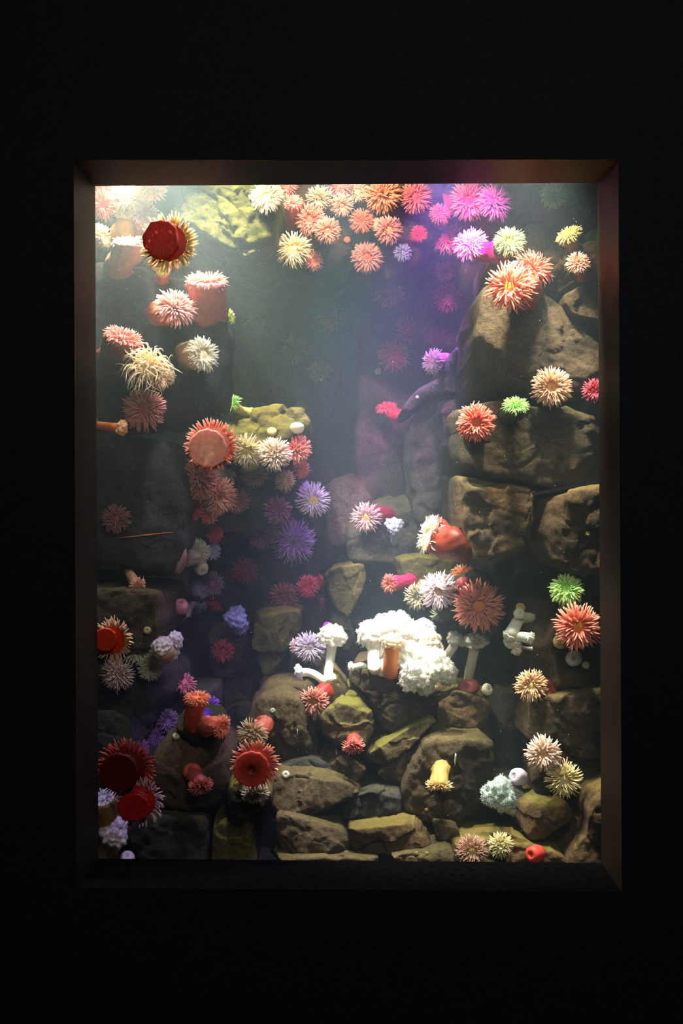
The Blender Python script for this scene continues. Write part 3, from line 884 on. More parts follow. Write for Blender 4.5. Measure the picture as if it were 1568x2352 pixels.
def plume(px, py, r, label, group, col=(236, 236, 226), body=None, face=(0, -0.25, 1), y=None, lift=None, base=None, stalk=0.3,
          nf=420, lump=0.32, freq=2.2, hgt=0.62, tips=None, name='plume_anemone', wrap=2.1, foot=1.5, cname='feathery_crown'):
    """plumose anemone: smooth stalk, lobed cauliflower crown of very fine tentacles"""
    _seed[0] += 1
    rs = np.random.RandomState(_seed[0])
    yy = y if y is not None else min(surface(px, py)[0].y, 9 if base is None else surface(*base)[0].y + 0.03)
    R = gm(r, yy)
    if base is not None and y is not None:
        yb = surface(*base)[0].y
        if yb - y > 0.2:
            y = min(yb, surface(px, py)[0].y) - max(0.12, gm(r, yb) * 2)
            R = gm(r, y)
    if lift is None:
        lift = R
    crown, b, nb = place(px, py, r, face, y, lift, base)
    f = Vector(face).normalized()
    A = frame_of(f)
    body = body or col
    root = thing(name, label, 'anemone', b, group)
    s = stalk * R
    v, fc, t = sweep(np.array(b) - np.array(nb) * 0.004, nb, crown, f, [s * foot, s * (1 + foot) / 2, s * 1.02, s, s, s * 1.02, s * 1.02, s * 1.05, s * 1.1, s * 1.2], 18, 0.08, _seed[0])
    mesh_obj('stalk', v, fc, flesh(body, body, 0.25, 0.12), root, t=t)
    nu, nv = 56, 22
    V = []
    o = Vector((_seed[0] * 1.7, 0.3, 0.9))
    for k in range(nv):
        ph = wrap * k / (nv - 1)
        for m in range(nu):
            a = 2 * math.pi * m / nu
            d = Vector((math.sin(ph) * math.cos(a), math.sin(ph) * math.sin(a), math.cos(ph)))
            dist = noise.voronoi(d * freq + o)[0][0]
            q = 1 + lump * (0.75 - 1.6 * dist) + 0.10 * math.sin(3 * a + _seed[0]) * math.sin(ph) + 0.05 * noise.noise(d * 9 + o)
            loc = np.array([d.x * q, d.y * q, d.z * q * hgt])
            V.append(np.array(crown) + R * (loc[0] * A[0] + loc[1] * A[1] + loc[2] * A[2]))
    V = np.array(V)
    F = []
    for k in range(nv - 1):
        for m in range(nu):
            a_, b_ = k * nu + m, k * nu + (m + 1) % nu
            F.append((a_, a_ + nu, b_ + nu, b_))
    mesh_obj(cname, V, F, flesh(col, col, 0.3, 0.1), root, t=np.zeros(len(V)))
    nr = V - np.array(crown) + np.array(f) * R * 0.2
    nr /= np.linalg.norm(nr, axis=1)[:, None]
    v, fc, t = fuzz(V[nu:], nr[nu:], int(nf * 2.2), R * 0.075, R * 0.017, rs)
    tc = mesh_obj('tentacle_crown', v, fc, flesh(col, tips or tuple(min(255, q + 14) for q in col), 0.4), root, t=t)
    tc['kind'] = 'stuff'
    return root


def closed(px, py, r, label, group, col=(230, 230, 220), face=(0, -1, 0.2), y=None, tip=None, tall=1.0, base=None, squash=1.0, name='closed_anemone'):
    """drawn-in anemone: a soft dome with a puckered top"""
    _seed[0] += 1
    yy = y if y is not None else min(surface(px, py)[0].y, 9 if base is None else surface(*base)[0].y + 0.03)
    R = gm(r, yy)
    crown, b, nb = place(px, py, r, face, y, R * 0.6 * tall, base)
    f = Vector(face).normalized()
    root = thing(name, label, 'anemone', b, group)
    A = frame_of(f)
    prof = [(0.82, -1.0), (0.95, -0.6), (1.0, -0.2), (0.97, 0.15), (0.85, 0.42), (0.66, 0.58), (0.46, 0.63), (0.30, 0.58), (0.2, 0.45)]
    M, V, F, T = 28, [], [], []
    for k, (q, h) in enumerate(prof):
        for m in range(M):
            a = 2 * math.pi * m / M
            d = Vector((math.cos(a) * 1.3 + _seed[0], math.sin(a) * 1.3, h))
            rr = R * q * (1 + 0.10 * noise.noise(d * 1.4) + (0.03 * math.cos(9 * a) if k > 4 else 0))
            V.append(np.array(crown) + rr * (math.cos(a) * A[0] + squash * math.sin(a) * A[1]) + A[2] * R * h * 0.8 * tall)
            T.append(k / (len(prof) - 1))
    for k in range(len(prof) - 1):
        for m in range(M):
            a_, b_ = k * M + m, k * M + (m + 1) % M
            F.append((a_, b_, b_ + M, a_ + M))
    F.append(tuple(range(M - 1, -1, -1)))
    mesh_obj('body', V, F, flesh(col, tip or col, 0.25, 0.15), root, t=T)
    MV, MF = [], []
    for k, (q, h) in enumerate(((0.24, 0.46), (0.16, 0.54), (0.07, 0.48), (0.0, 0.40))):
        for m in range(12):
            a = 2 * math.pi * m / 12
            MV.append(np.array(crown) + R * q * (math.cos(a) * A[0] + squash * math.sin(a) * A[1]) + A[2] * R * h * 0.8 * tall)
    for k in range(3):
        for m in range(12):
            MF.append((k * 12 + m, k * 12 + (m + 1) % 12, (k + 1) * 12 + (m + 1) % 12, (k + 1) * 12 + m))
    mesh_obj('mouth', MV, MF, flesh(tuple(int(q * 0.75) for q in (tip or col)), col, 0.2), root, t=[0.3] * len(MV))
    return root


def strand(p, q, r, label, col, cat='strand', name='strand', group=None):
    a, b = surface(*p)[0], surface(*q)[0]
    off = Vector((0, -r * 0.5 - max(0, 0.0020 - r) * 20, 0))
    v, f, t = sweep(a + off, (b - a).normalized(), b + off, (b - a).normalized(), [r * 0.4, r, r * 0.8, r * 1.1, r * 0.7, r * 0.3], 8, 0.4, p[0])
    o = mesh_obj(name, v, f, flesh(col, col, 0.2, 0.2), None, loc=a, t=t)
    o['label'], o['category'] = label, cat
    if group:
        o['group'] = group
    return o


# ------------------------------------------------------------------ the anemones, region by region
CORAL = ((222, 96, 76), (250, 168, 146))
SALMON = ((226, 128, 104), (252, 196, 172))
ROSE = ((176, 84, 80), (226, 150, 142))
CREAM = ((232, 206, 150), (250, 240, 212))
WHITE = ((236, 226, 206), (252, 250, 242))
PINKW = ((240, 196, 196), (252, 240, 240))
PEACH = ((232, 170, 124), (250, 220, 180))
GREEN = ((96, 168, 62), (176, 226, 128))
LIME = ((160, 186, 74), (222, 236, 150))
ORANGE = ((226, 112, 62), (246, 170, 110))
CRIM = ((176, 36, 62), (226, 84, 104))
MAG = ((232, 96, 170), (250, 170, 222))
VIO = ((150, 116, 190), (200, 176, 240))
GREY = ((150, 144, 128), (196, 192, 176))
TAN = ((190, 160, 116), (228, 206, 164))
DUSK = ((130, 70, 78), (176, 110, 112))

G = 'anemones in the bright upper corner'
anemone(238, 470, 36, 'coral red anemone against the side reveal under the bright upper corner', G, CORAL, face=(0.5, -1, -0.1), n=80, width=0.05)
anemone(236, 432, 30, 'coral anemone cut off by the upper corner of the window', G, CORAL, face=(0.4, -1, 0.1), n=70)
anemone(294, 452, 40, 'glaring white cream anemone in the upper corner beside the coral ones', G, CREAM, face=(0.3, -1, 0.3), style='ball', n=130, lift=0.07)
anemone(333, 488, 38, 'pinkish white anemone with spread tentacles just above the dark red foot disc', G, PINKW, face=(0.55, -0.8, 0.5), n=110, lift=0.08)
anemone(288, 498, 32, 'cream anemone with thick amber stalk under the glaring white one', G, CREAM, face=(0.2, -0.45, 1), body=(226, 172, 96), base=(285, 560), style='tuft', n=110, fat=0.9, lift=0.06)
anemone(238, 543, 30, 'cream anemone reaching sideways out from the side reveal', G, CREAM, face=(1, -0.5, 0.2), body=(214, 178, 120), base=(222, 575), style='side', n=90, lift=0.06)
anemone(296, 556, 36, 'pale anemone with a bulging pinkish body and ruffled white fringe', G, WHITE, face=(0.0, -0.35, 1), body=(206, 150, 128), base=(275, 612), style='side', n=100, fat=0.95, lift=0.08)
anemone(346, 424, 42, 'orange-centred anemone hanging from the top edge with cream tentacles', G, ((224, 130, 60), (250, 236, 190)), disc=(222, 120, 40), face=(0.1, -0.9, -0.5), y=0.42, n=70, width=0.055)
anemone(402, 592, 26, 'small coral pink anemone peeping out below the dark red foot disc', G, SALMON, face=(0.4, -0.8, -0.5), y=0.16, base=(372, 640), n=70)
anemone(352, 588, 34, 'cream anemone squeezed below the dark red foot disc', G, CREAM, face=(0.2, -0.7, -0.6), y=0.12, base=(340, 600), n=100, style='ball')
pedal(370, 548, 41, 'anemone on the pane showing a dark red foot disc, cream tentacles behind', G, (172, 52, 46), CREAM, rt=58, off=(10, 4), n=130, squash=1.1, face=(0.12, 1, 0.05), bump=0.14, inner=(160, 44, 42))
for q, (x, y_, r_) in enumerate(((358, 606, 15), (376, 598, 17), (374, 622, 16))):
    closed(x, y_, r_, ('white drawn-in anemone at the inner side of the three-lump knot', 'white drawn-in anemone topping the three-lump knot below the red disc', 'white drawn-in anemone lowest in the three-lump knot')[q], G, (238, 230, 208), face=(0.1, -1, 0.3 - 0.3 * q), y=0.10 + 0.01 * q, base=(360, 640))

G = 'anemones on the tall dark stack'
anemone(475, 644, 42, 'pink anemone with a plump body and ragged pale fringe on the stack top', G, ((232, 128, 110), (252, 206, 190)), body=(224, 120, 110), face=(0.05, -0.45, 1), base=(478, 705), style='side', n=120, fat=1.02, lift=0.10, length=0.6)
anemone(404, 704, 46, 'shaggy salmon anemone leaning outward on the dark stack', G, ((232, 110, 84), (252, 214, 202)), body=(222, 104, 60), face=(0.35, -0.75, 0.45), base=(365, 722), style='ball', n=150, length=0.55, droop=0.2, lift=0.11)
anemone(530, 727, 18, 'small yellow-green anemone on the edge of the dark stack', G, LIME, face=(1, -0.35, 0.1), base=(512, 730), y=0.46, n=60, style='side')
anemone(284, 774, 43, 'salmon anemone on a dark rust stalk above the curly cream one', G, ((208, 100, 86), (240, 160, 144)), body=(126, 52, 26), face=(0.35, -0.45, 0.85), base=(252, 842), style='side', n=120, fat=0.9, lift=0.16)
anemone(372, 862, 34, 'pinkish cream anemone tucked behind the curly cream one', G, PEACH, face=(0.7, -0.8, -0.1), base=(345, 850), n=90, lift=0.07)
anemone(340, 838, 44, 'cream anemone with long curling tentacles spilling downward', G, ((222, 190, 132), (250, 240, 214)), body=(206, 140, 84), face=(0.15, -0.9, 0.35), base=(285, 840), style='ball', n=60, length=1.3, width=0.032, curl=1.0, droop=0.9, lift=0.16, sides=6)
anemone(468, 814, 40, 'white anemone on a plump cream stalk facing away from the reveal', G, ((238, 224, 176), (252, 250, 234)), body=(226, 214, 158), face=(0.7, -0.75, 0.1), base=(438, 815), style='side', n=110, fat=0.85, lift=0.09, width=0.05)
anemone(330, 940, 49, 'dusty rose anemone opened flat, lowest in the cluster by the reveal', G, ((158, 72, 70), (222, 140, 132)), disc=(120, 44, 44), face=(0.02, -1, 0.05), n=130, width=0.05, lift=0.12, base=(320, 930))
plume(279, 983, 18, 'small peach plumose anemone on a long orange stalk from the reveal', G, (228, 172, 120), body=(222, 122, 36), face=(0.9, -0.4, -0.15), base=(215, 968), y=0.24, stalk=0.5, nf=150, wrap=1.9)
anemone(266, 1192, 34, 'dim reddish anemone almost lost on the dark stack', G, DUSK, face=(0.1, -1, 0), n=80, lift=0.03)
anemone(316, 1346, 22, 'small coral anemone drooping over the ledge below the dark stack', G, SALMON, body=(196, 150, 110), face=(0.6, -0.6, -0.5), base=(302, 1338), style='side', n=60, lift=0.05, fat=0.5)

G = 'anemones crowding the mossy ledge'
anemone(532, 928, 22, 'bright green anemone on a pale yellow stalk at the ledge end', G, GREEN, body=(222, 218, 140), face=(-0.55, -0.5, 0.45), base=(576, 948), style='side', n=70, fat=0.5, y=0.62, length=0.7)
anemone(474, 982, 34, 'white-tufted anemone rising behind the big pale foot disc', G, WHITE, face=(0, -0.6, 0.9), y=0.25, base=(478, 1010), n=90)
pedal(476, 1029, 44, 'anemone on the pane showing a large mottled pale pink foot disc', G, (246, 186, 172), ((240, 150, 136), (252, 210, 196)), rt=57, n=130, bump=0.03, body=(242, 176, 160), inner=(238, 216, 196), face=(0.10, 1, 0.12), width=0.035, length=0.35, off=(3, -5))
anemone(565, 1036, 38, 'cream yellow anemone with a smooth domed disc beside the pale foot disc', G, ((236, 216, 150), (250, 242, 200)), disc=(222, 192, 110), face=(0.05, -0.95, -0.25), n=80, droop=0.4, lift=0.12, length=0.5)
anemone(630, 1043, 38, 'shaggy cream white anemone between the yellow and coral ones', G, ((226, 190, 156), (252, 240, 224)), face=(0.05, -1, 0.1), style='ball', n=130, lift=0.13)
anemone(681, 1030, 36, 'coral anemone at the outer end of the ledge cluster', G, CORAL, face=(0.3, -0.9, 0.25), style='ball', n=120, lift=0.10)
anemone(694, 1078, 22, 'small coral anemone hanging under the end of the ledge', G, CORAL, face=(0.6, -0.8, -0.1), n=60, lift=0.05)
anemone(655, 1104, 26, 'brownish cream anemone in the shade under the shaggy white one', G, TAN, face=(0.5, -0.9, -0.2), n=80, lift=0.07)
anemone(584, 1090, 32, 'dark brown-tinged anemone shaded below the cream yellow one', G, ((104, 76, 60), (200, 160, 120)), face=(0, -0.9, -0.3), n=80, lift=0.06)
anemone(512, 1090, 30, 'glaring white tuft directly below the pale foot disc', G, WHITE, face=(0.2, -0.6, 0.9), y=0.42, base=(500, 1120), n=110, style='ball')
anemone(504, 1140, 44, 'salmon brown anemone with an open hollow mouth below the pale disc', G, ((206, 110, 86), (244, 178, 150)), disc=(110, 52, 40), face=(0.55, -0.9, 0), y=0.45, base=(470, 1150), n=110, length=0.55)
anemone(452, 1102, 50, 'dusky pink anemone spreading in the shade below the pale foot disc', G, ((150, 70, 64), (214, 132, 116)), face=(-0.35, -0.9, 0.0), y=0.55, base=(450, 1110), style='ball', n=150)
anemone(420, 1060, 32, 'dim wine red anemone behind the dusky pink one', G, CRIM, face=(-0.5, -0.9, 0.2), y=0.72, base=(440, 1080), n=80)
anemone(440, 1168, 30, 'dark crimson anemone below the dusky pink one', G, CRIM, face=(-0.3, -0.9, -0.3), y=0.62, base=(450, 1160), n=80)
anemone(478, 1188, 24, 'small red anemone hanging lowest under the salmon brown one', G, CORAL, face=(0.1, -0.8, -0.6), y=0.6, base=(470, 1165), n=60)
anemone(494, 1226, 22, 'dim crimson anemone on the dark wall above the cream pair', G, CRIM, face=(0.5, -0.8, 0), n=60, lift=0.05)
closed(682, 980, 16, 'knobbly white drawn-in anemone sitting on the ledge end', G, (232, 234, 208), face=(0.1, -0.5, 0.8), squash=0.7)
closed(692, 932, 13, 'dull yellow drawn-in anemone at the far corner of the ledge', G, (170, 170, 84), face=(0.6, -0.6, 0.3))
closed(624, 991, 12, 'tiny yellowish drawn-in anemone on the ledge face', G, (190, 184, 120), face=(0, -0.8, 0.6))
anemone(600, 1222, 38, 'dim mauve anemone in the shadow beside the violet-lit one', G, ((110, 66, 88), (160, 100, 130)), face=(-0.1, -1, 0.1), n=110, lift=0.06)
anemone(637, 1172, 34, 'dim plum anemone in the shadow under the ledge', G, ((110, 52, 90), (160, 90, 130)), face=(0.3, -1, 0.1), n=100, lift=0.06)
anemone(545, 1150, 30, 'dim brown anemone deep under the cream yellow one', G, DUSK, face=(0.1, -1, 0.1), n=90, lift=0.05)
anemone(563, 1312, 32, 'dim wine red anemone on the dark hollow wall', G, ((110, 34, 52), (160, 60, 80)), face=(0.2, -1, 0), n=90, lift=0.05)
anemone(720, 1148, 42, 'lavender white anemone with a yellow heart beside the ledge cluster', G, ((214, 190, 226), (246, 240, 252)), disc=(240, 210, 100), face=(0.3, -1, 0.05), y=0.72, base=(690, 1130), n=90, width=0.035)
anemone(674, 1245, 49, 'pale anemone in violet light spread flat with thin starry tentacles', G, ((166, 120, 200), (214, 186, 250)), disc=(120, 84, 130), face=(0.05, -1, 0.0), y=0.68, base=(660, 1220), n=80, width=0.034, length=0.62)  # violet of the light is put into a pale anemone's colours

G = 'anemones on the far rock face'
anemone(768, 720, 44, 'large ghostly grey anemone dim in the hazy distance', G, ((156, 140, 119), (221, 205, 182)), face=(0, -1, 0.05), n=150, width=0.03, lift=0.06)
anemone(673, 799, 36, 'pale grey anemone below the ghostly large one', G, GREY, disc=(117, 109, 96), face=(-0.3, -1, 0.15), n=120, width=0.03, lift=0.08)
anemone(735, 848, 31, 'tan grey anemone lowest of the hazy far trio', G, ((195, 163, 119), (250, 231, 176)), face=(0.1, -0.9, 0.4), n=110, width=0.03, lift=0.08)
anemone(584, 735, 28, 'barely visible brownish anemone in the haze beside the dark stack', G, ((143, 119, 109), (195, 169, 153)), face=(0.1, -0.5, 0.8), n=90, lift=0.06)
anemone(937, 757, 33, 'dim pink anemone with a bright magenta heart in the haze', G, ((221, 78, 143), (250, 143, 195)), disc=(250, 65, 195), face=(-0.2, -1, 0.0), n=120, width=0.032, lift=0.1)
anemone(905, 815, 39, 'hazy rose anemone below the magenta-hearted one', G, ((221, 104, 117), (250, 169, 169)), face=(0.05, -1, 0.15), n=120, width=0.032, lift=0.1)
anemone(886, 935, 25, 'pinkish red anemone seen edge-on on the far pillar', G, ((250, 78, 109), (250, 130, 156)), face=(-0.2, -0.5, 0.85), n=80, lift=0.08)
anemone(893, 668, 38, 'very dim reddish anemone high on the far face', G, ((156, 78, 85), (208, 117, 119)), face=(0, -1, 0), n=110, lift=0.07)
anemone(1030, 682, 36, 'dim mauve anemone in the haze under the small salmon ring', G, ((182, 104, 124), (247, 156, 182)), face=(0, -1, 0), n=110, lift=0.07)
closed(868, 854, 8, 'tiny grey drawn-in anemone on the far pillar', G, (221, 208, 195))

G = 'anemones under the rock overhang'
anemone(612, 450, 40, 'glaring white cream anemone at the overhang edge beside the mossy boulder', G, ((240, 216, 160), (252, 246, 220)), disc=(236, 196, 110), face=(-0.05, -1, 0.1), y=0.72, base=(625, 450), n=130, lift=0.07)
anemone(665, 462, 34, 'coral anemone with thick stalk beside the glaring white one', G, CORAL, body=(206, 104, 84), face=(0.1, -0.6, 0.8), base=(660, 505), style='side', n=90, fat=0.85, y=0.86)
anemone(733, 456, 31, 'pale yellowish anemone drooping from the top of the overhang', G, ((226, 214, 150), (246, 242, 206)), face=(0.05, -0.7, -0.65), n=100, lift=0.081)
anemone(785, 472, 29, 'peach anemone drooping beside the pale yellowish one', G, PEACH, face=(0.2, -0.8, -0.55), n=90, lift=0.07)
anemone(780, 424, 30, 'coral anemone cut by the top edge above the peach one', G, CORAL, face=(0, -0.9, 0.2), n=90, lift=0.07)
anemone(712, 503, 37, 'coral orange anemone turned slightly aside in mid overhang', G, ((216, 100, 72), (248, 166, 130)), face=(-0.25, -1, 0.0), n=120, lift=0.081)
anemone(753, 529, 31, 'peach orange anemone overlapping the coral orange one', G, ((226, 126, 84), (252, 196, 150)), face=(0.25, -1, -0.1), n=100, lift=0.121)
anemone(830, 506, 29, 'orange red anemone with a dark hollow mouth', G, ((216, 92, 60), (244, 150, 110)), disc=(90, 36, 28), face=(-0.1, -1, 0.05), n=110, lift=0.081)
anemone(880, 444, 44, 'large orange anemone against the top edge', G, ((222, 110, 64), (248, 176, 110)), face=(0.1, -1, -0.1), n=140, lift=0.081, style='ball')
anemone(820, 440, 26, 'beige shaded anemone between the coral and large orange ones', G, TAN, face=(0.1, -1, 0.0), n=80, lift=0.06)
anemone(893, 527, 33, 'coral pink anemone with a yellowish heart', G, ((220, 110, 92), (250, 186, 164)), disc=(220, 170, 90), face=(0.15, -1, 0.0), n=110, lift=0.09)
anemone(862, 514, 15, 'little peach anemone pressed against the yellow-hearted one', G, PEACH, face=(-0.4, -1, 0.1), n=50, lift=0.081)
anemone(842, 590, 36, 'salmon anemone alone at the lower lip of the overhang', G, ((222, 112, 88), (252, 190, 168)), disc=(160, 84, 60), face=(0, -1, 0), n=130, lift=0.09, width=0.05)
anemone(672, 572, 41, 'cream anemone with long loose tentacles under the overhang', G, ((236, 208, 138), (250, 240, 196)), disc=(236, 196, 110), face=(-0.15, -1, 0.0), y=0.80, base=(700, 560), n=90, length=0.62, curl=0.25, droop=0.2, width=0.04)
anemone(720, 598, 25, 'small coral anemone beside the loose cream one', G, CORAL, face=(0.2, -1, 0), n=70, lift=0.07)
closed(797, 551, 8, 'tiny coral drawn-in anemone at mid overhang', G, (220, 110, 84))
anemone(955, 452, 38, 'crimson coral anemone along the top edge past the large orange one', G, ((198, 62, 66), (240, 140, 128)), face=(-0.15, -1, -0.1), n=110, lift=0.081)
anemone(1010, 490, 25, 'small pink anemone above the salmon pink one', G, ((220, 80, 96), (248, 150, 160)), face=(0.15, -1, 0.1), n=80, lift=0.081)
anemone(962, 536, 24, 'smooth red anemone with tentacles drawn close', G, ((206, 40, 52), (230, 80, 90)), face=(0, -1, 0.1), n=90, length=0.32, lift=0.07, style='ball')
anemone(1024, 546, 38, 'salmon pink anemone next to the glaring magenta-lit one', G, ((214, 112, 110), (248, 190, 180)), face=(-0.1, -1, 0.0), n=100, lift=0.122, width=0.05)
anemone(1078, 460, 46, 'big pink anemone at the top under the magenta lamp', G, ((226, 100, 140), (250, 180, 204)), disc=(200, 50, 110), face=(-0.05, -1, -0.1), n=130, lift=0.14, width=0.05)
anemone(1136, 464, 38, 'lilac pink anemone beside the big pink one', G, ((226, 140, 196), (250, 206, 236)), face=(0.35, -0.9, 0.1), n=100, length=0.62, droop=0.3, lift=0.14, style='ball')
anemone(1078, 560, 41, 'glaring white-pink anemone drenched in magenta light', G, ((246, 170, 214), (254, 236, 250)), body=(240, 60, 160), face=(-0.35, -0.8, 0.35), base=(1146, 578), y=0.46, n=140, style='ball', width=0.045)  # magenta light is also put into the tentacle and body colours
anemone(1021, 622, 25, 'small salmon ring-shaped anemone below the glaring magenta-lit one', G, SALMON, disc=(110, 52, 60), face=(-0.1, -1, 0.0), n=70, lift=0.122, width=0.05)
anemone(925, 580, 22, 'small blue-grey anemone between the salmon and red ones', G, ((120, 124, 150), (190, 196, 226)), face=(0.1, -1, 0.1), n=80, lift=0.07)
anemone(660, 425, 24, 'dim coral anemone cut by the top edge above the thick-stalked one', G, CORAL, face=(0, -1, 0.1), n=70, lift=0.06)

G = 'anemones on the grey rock column'
anemone(992, 830, 28, 'white-pink anemone jutting from the side of the pinkish stone', G, ((240, 170, 226), (254, 240, 252)), body=(236, 140, 200), face=(-0.8, -0.7, 0.1), base=(1020, 828), y=0.84, n=70, length=0.62, style='side')
anemone(840, 1188, 37, 'white-pink anemone with a magenta stalk above the hollow', G, ((236, 190, 206), (252, 236, 244)), disc=(226, 190, 120), body=(176, 36, 84), face=(-0.3, -1, 0.1), base=(886, 1192), y=0.95, n=90, width=0.04, fat=0.7)
plume(905, 1207, 20, 'small pale lavender plumose anemone beside the magenta-stalked one', G, (206, 210, 246), face=(0.0, -0.8, 0.5), base=(905, 1245), nf=200, lift=0.09)
anemone(986, 1228, 46, 'cream anemone with curled tentacles and a rust-coloured stalk on its side', G, ((238, 214, 160), (252, 246, 220)), body=(150, 52, 24), face=(-0.9, -0.36, 0.28), base=(1070, 1242), y=0.42, style='side', n=110, fat=0.92, length=0.6, curl=0.55, width=0.042, foot=0.72)

G = 'anemones on the brown right-hand stack'
anemone(1272, 446, 33, 'green anemone high on the stack just below the top edge', G, GREEN, face=(-0.25, -1, 0.0), n=90, width=0.05, y=0.40, base=(1312, 455))
anemone(1170, 554, 37, 'pale green anemone with white tips on the stack shoulder', G, ((120, 166, 60), (236, 240, 200)), disc=(80, 130, 40), face=(-0.05, -0.95, 0.25), n=140, width=0.035, lift=0.08)
anemone(1305, 538, 30, 'yellow-green anemone leaning out on a short stalk near the reveal', G, ((172, 160, 66), (226, 220, 130)), body=(150, 130, 60), face=(-0.5, -0.5, 0.65), base=(1318, 575), style='side', n=80, lift=0.10, fat=0.6)
anemone(1366, 547, 24, 'bright green anemone half hidden by the reveal', G, GREEN, face=(-0.5, -1, 0.1), n=80, lift=0.07)
anemone(1232, 522, 24, 'lavender white fringe peeping over the stack top', G, ((200, 196, 236), (244, 244, 254)), face=(0, -0.4, 1), y=0.60, n=60)
anemone(1226, 614, 42, 'coral red anemone with long wavy tentacles behind the orange one', G, ((216, 84, 62), (244, 146, 116)), face=(0.25, -0.8, 0.5), style='ball', n=80, length=0.72, curl=0.35, width=0.04, lift=0.10)
anemone(1170, 658, 52, 'orange coral anemone with long wavy tentacles and a golden heart', G, ((214, 96, 64), (250, 176, 140)), disc=(232, 160, 50), body=(204, 84, 52), face=(-0.3, -0.95, 0.05), base=(1200, 675), n=100, length=0.62, curl=0.3, width=0.04, lift=0.14, fat=0.75)
anemone(1327, 603, 27, 'small salmon pompom anemone on a thin orange foot', G, ((206, 128, 98), (240, 190, 160)), body=(226, 96, 56), face=(-0.1, -1, 0.2), base=(1336, 640), style='ball', n=100, lift=0.10, fat=0.45)
anemone(1267, 889, 47, 'broad peach anemone opened flat on the ledge', G, ((222, 160, 108), (250, 216, 176)), disc=(216, 156, 60), face=(-0.05, -1, 0.05), n=160, width=0.04, lift=0.06, length=0.5)
anemone(1184, 930, 31, 'bright green anemone on the ledge beside the broad peach one', G, ((110, 176, 70), (196, 236, 150)), body=(70, 110, 44), face=(-0.05, -0.6, 0.75), style='ball', n=110, lift=0.08, width=0.04)
anemone(1093, 970, 44, 'vivid coral red anemone at the edge of the stack', G, ((226, 84, 60), (250, 150, 122)), disc=(190, 110, 40), face=(0, -1, 0.05), n=150, width=0.045, lift=0.07)
anemone(1362, 897, 28, 'dim red anemone half hidden by the reveal beside the peach one', G, CRIM, face=(-0.4, -1, 0), n=70, lift=0.06)

G = 'anemones around the olive shelf'
anemone(892, 1340, 22, 'small coral anemone on a magenta stalk beside the shelf', G, ((206, 70, 70), (248, 176, 150)), disc=(160, 30, 50), body=(236, 50, 120), face=(-0.75, -0.75, 0.05), base=(938, 1335), y=0.70, n=55, length=0.6, fat=0.85)
anemone(1007, 1357, 44, 'white-pink anemone opened wide above the plumose cluster', G, ((240, 206, 206), (254, 244, 250)), disc=(240, 190, 130), face=(0, -1, 0.05), y=0.56, base=(1025, 1340), n=130, width=0.045)
anemone(958, 1372, 33, 'grey cream anemone tucked behind the white-pink one', G, ((176, 170, 138), (222, 218, 186)), face=(-0.4, -0.9, -0.1), y=0.64, base=(975, 1350), n=80, width=0.06)
anemone(1018, 1412, 26, 'grey-green anemone dangling below the white-pink one', G, ((130, 140, 110), (180, 190, 156)), face=(0.1, -0.6, -0.8), y=0.66, base=(1020, 1370), n=60, length=0.65)
anemone(1066, 1320, 29, 'shaggy orange anemone behind the big coral pink one', G, ORANGE, body=(180, 50, 60), face=(0.15, -0.7, 0.7), y=0.62, base=(1062, 1345), style='ball', n=120, length=0.6, droop=0.3)
anemone(1100, 1392, 58, 'largest coral pink anemone with a golden heart, opened flat', G, ((204, 86, 76), (250, 176, 158)), disc=(232, 156, 46), body=(160, 30, 60), face=(0, -1, 0.03), y=0.40, base=(1085, 1375), n=130, width=0.052, length=0.55)

G = 'anemones in the violet-lit hollow'
anemone(424, 1262, 30, 'cream anemone with a broad pale body on the dark wall', G, ((196, 176, 150), (226, 214, 196)), body=(206, 172, 140), face=(0.5, -0.6, 0.5), base=(415, 1285), style='tuft', n=60, fat=1.0, y=0.62)
anemone(457, 1268, 31, 'off-white anemone facing sideways beside the broad pale one', G, ((206, 196, 176), (232, 226, 214)), face=(0.7, -0.75, 0.1), y=0.66, base=(430, 1280), style='ball', n=110)
closed(462, 1306, 17, 'pale cream drawn-in anemone hanging under the off-white pair', G, (200, 194, 176), face=(0.4, -0.7, -0.5), y=0.68, tall=1.3, base=(440, 1290))
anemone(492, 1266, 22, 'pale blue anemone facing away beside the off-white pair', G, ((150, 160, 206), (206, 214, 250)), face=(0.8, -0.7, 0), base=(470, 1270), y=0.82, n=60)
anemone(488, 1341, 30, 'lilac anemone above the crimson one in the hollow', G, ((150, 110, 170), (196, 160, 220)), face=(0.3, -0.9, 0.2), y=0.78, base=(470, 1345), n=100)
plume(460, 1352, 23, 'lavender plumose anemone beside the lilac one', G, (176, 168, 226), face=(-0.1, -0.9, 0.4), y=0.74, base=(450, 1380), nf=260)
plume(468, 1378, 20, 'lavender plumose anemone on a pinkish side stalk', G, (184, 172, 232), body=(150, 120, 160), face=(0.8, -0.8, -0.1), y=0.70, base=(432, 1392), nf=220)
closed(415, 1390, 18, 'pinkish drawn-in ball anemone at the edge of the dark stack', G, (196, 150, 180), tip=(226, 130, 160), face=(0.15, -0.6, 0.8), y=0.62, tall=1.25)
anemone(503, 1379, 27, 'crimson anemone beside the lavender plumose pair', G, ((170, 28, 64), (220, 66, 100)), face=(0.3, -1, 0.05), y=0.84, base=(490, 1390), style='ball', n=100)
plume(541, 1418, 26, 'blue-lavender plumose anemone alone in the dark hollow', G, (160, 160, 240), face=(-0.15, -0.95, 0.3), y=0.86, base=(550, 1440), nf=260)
plume(553, 1440, 19, 'violet plumose anemone pressed under the blue-lavender one', G, (160, 140, 220), face=(0.3, -0.9, -0.35), y=0.86, base=(550, 1430), nf=200)
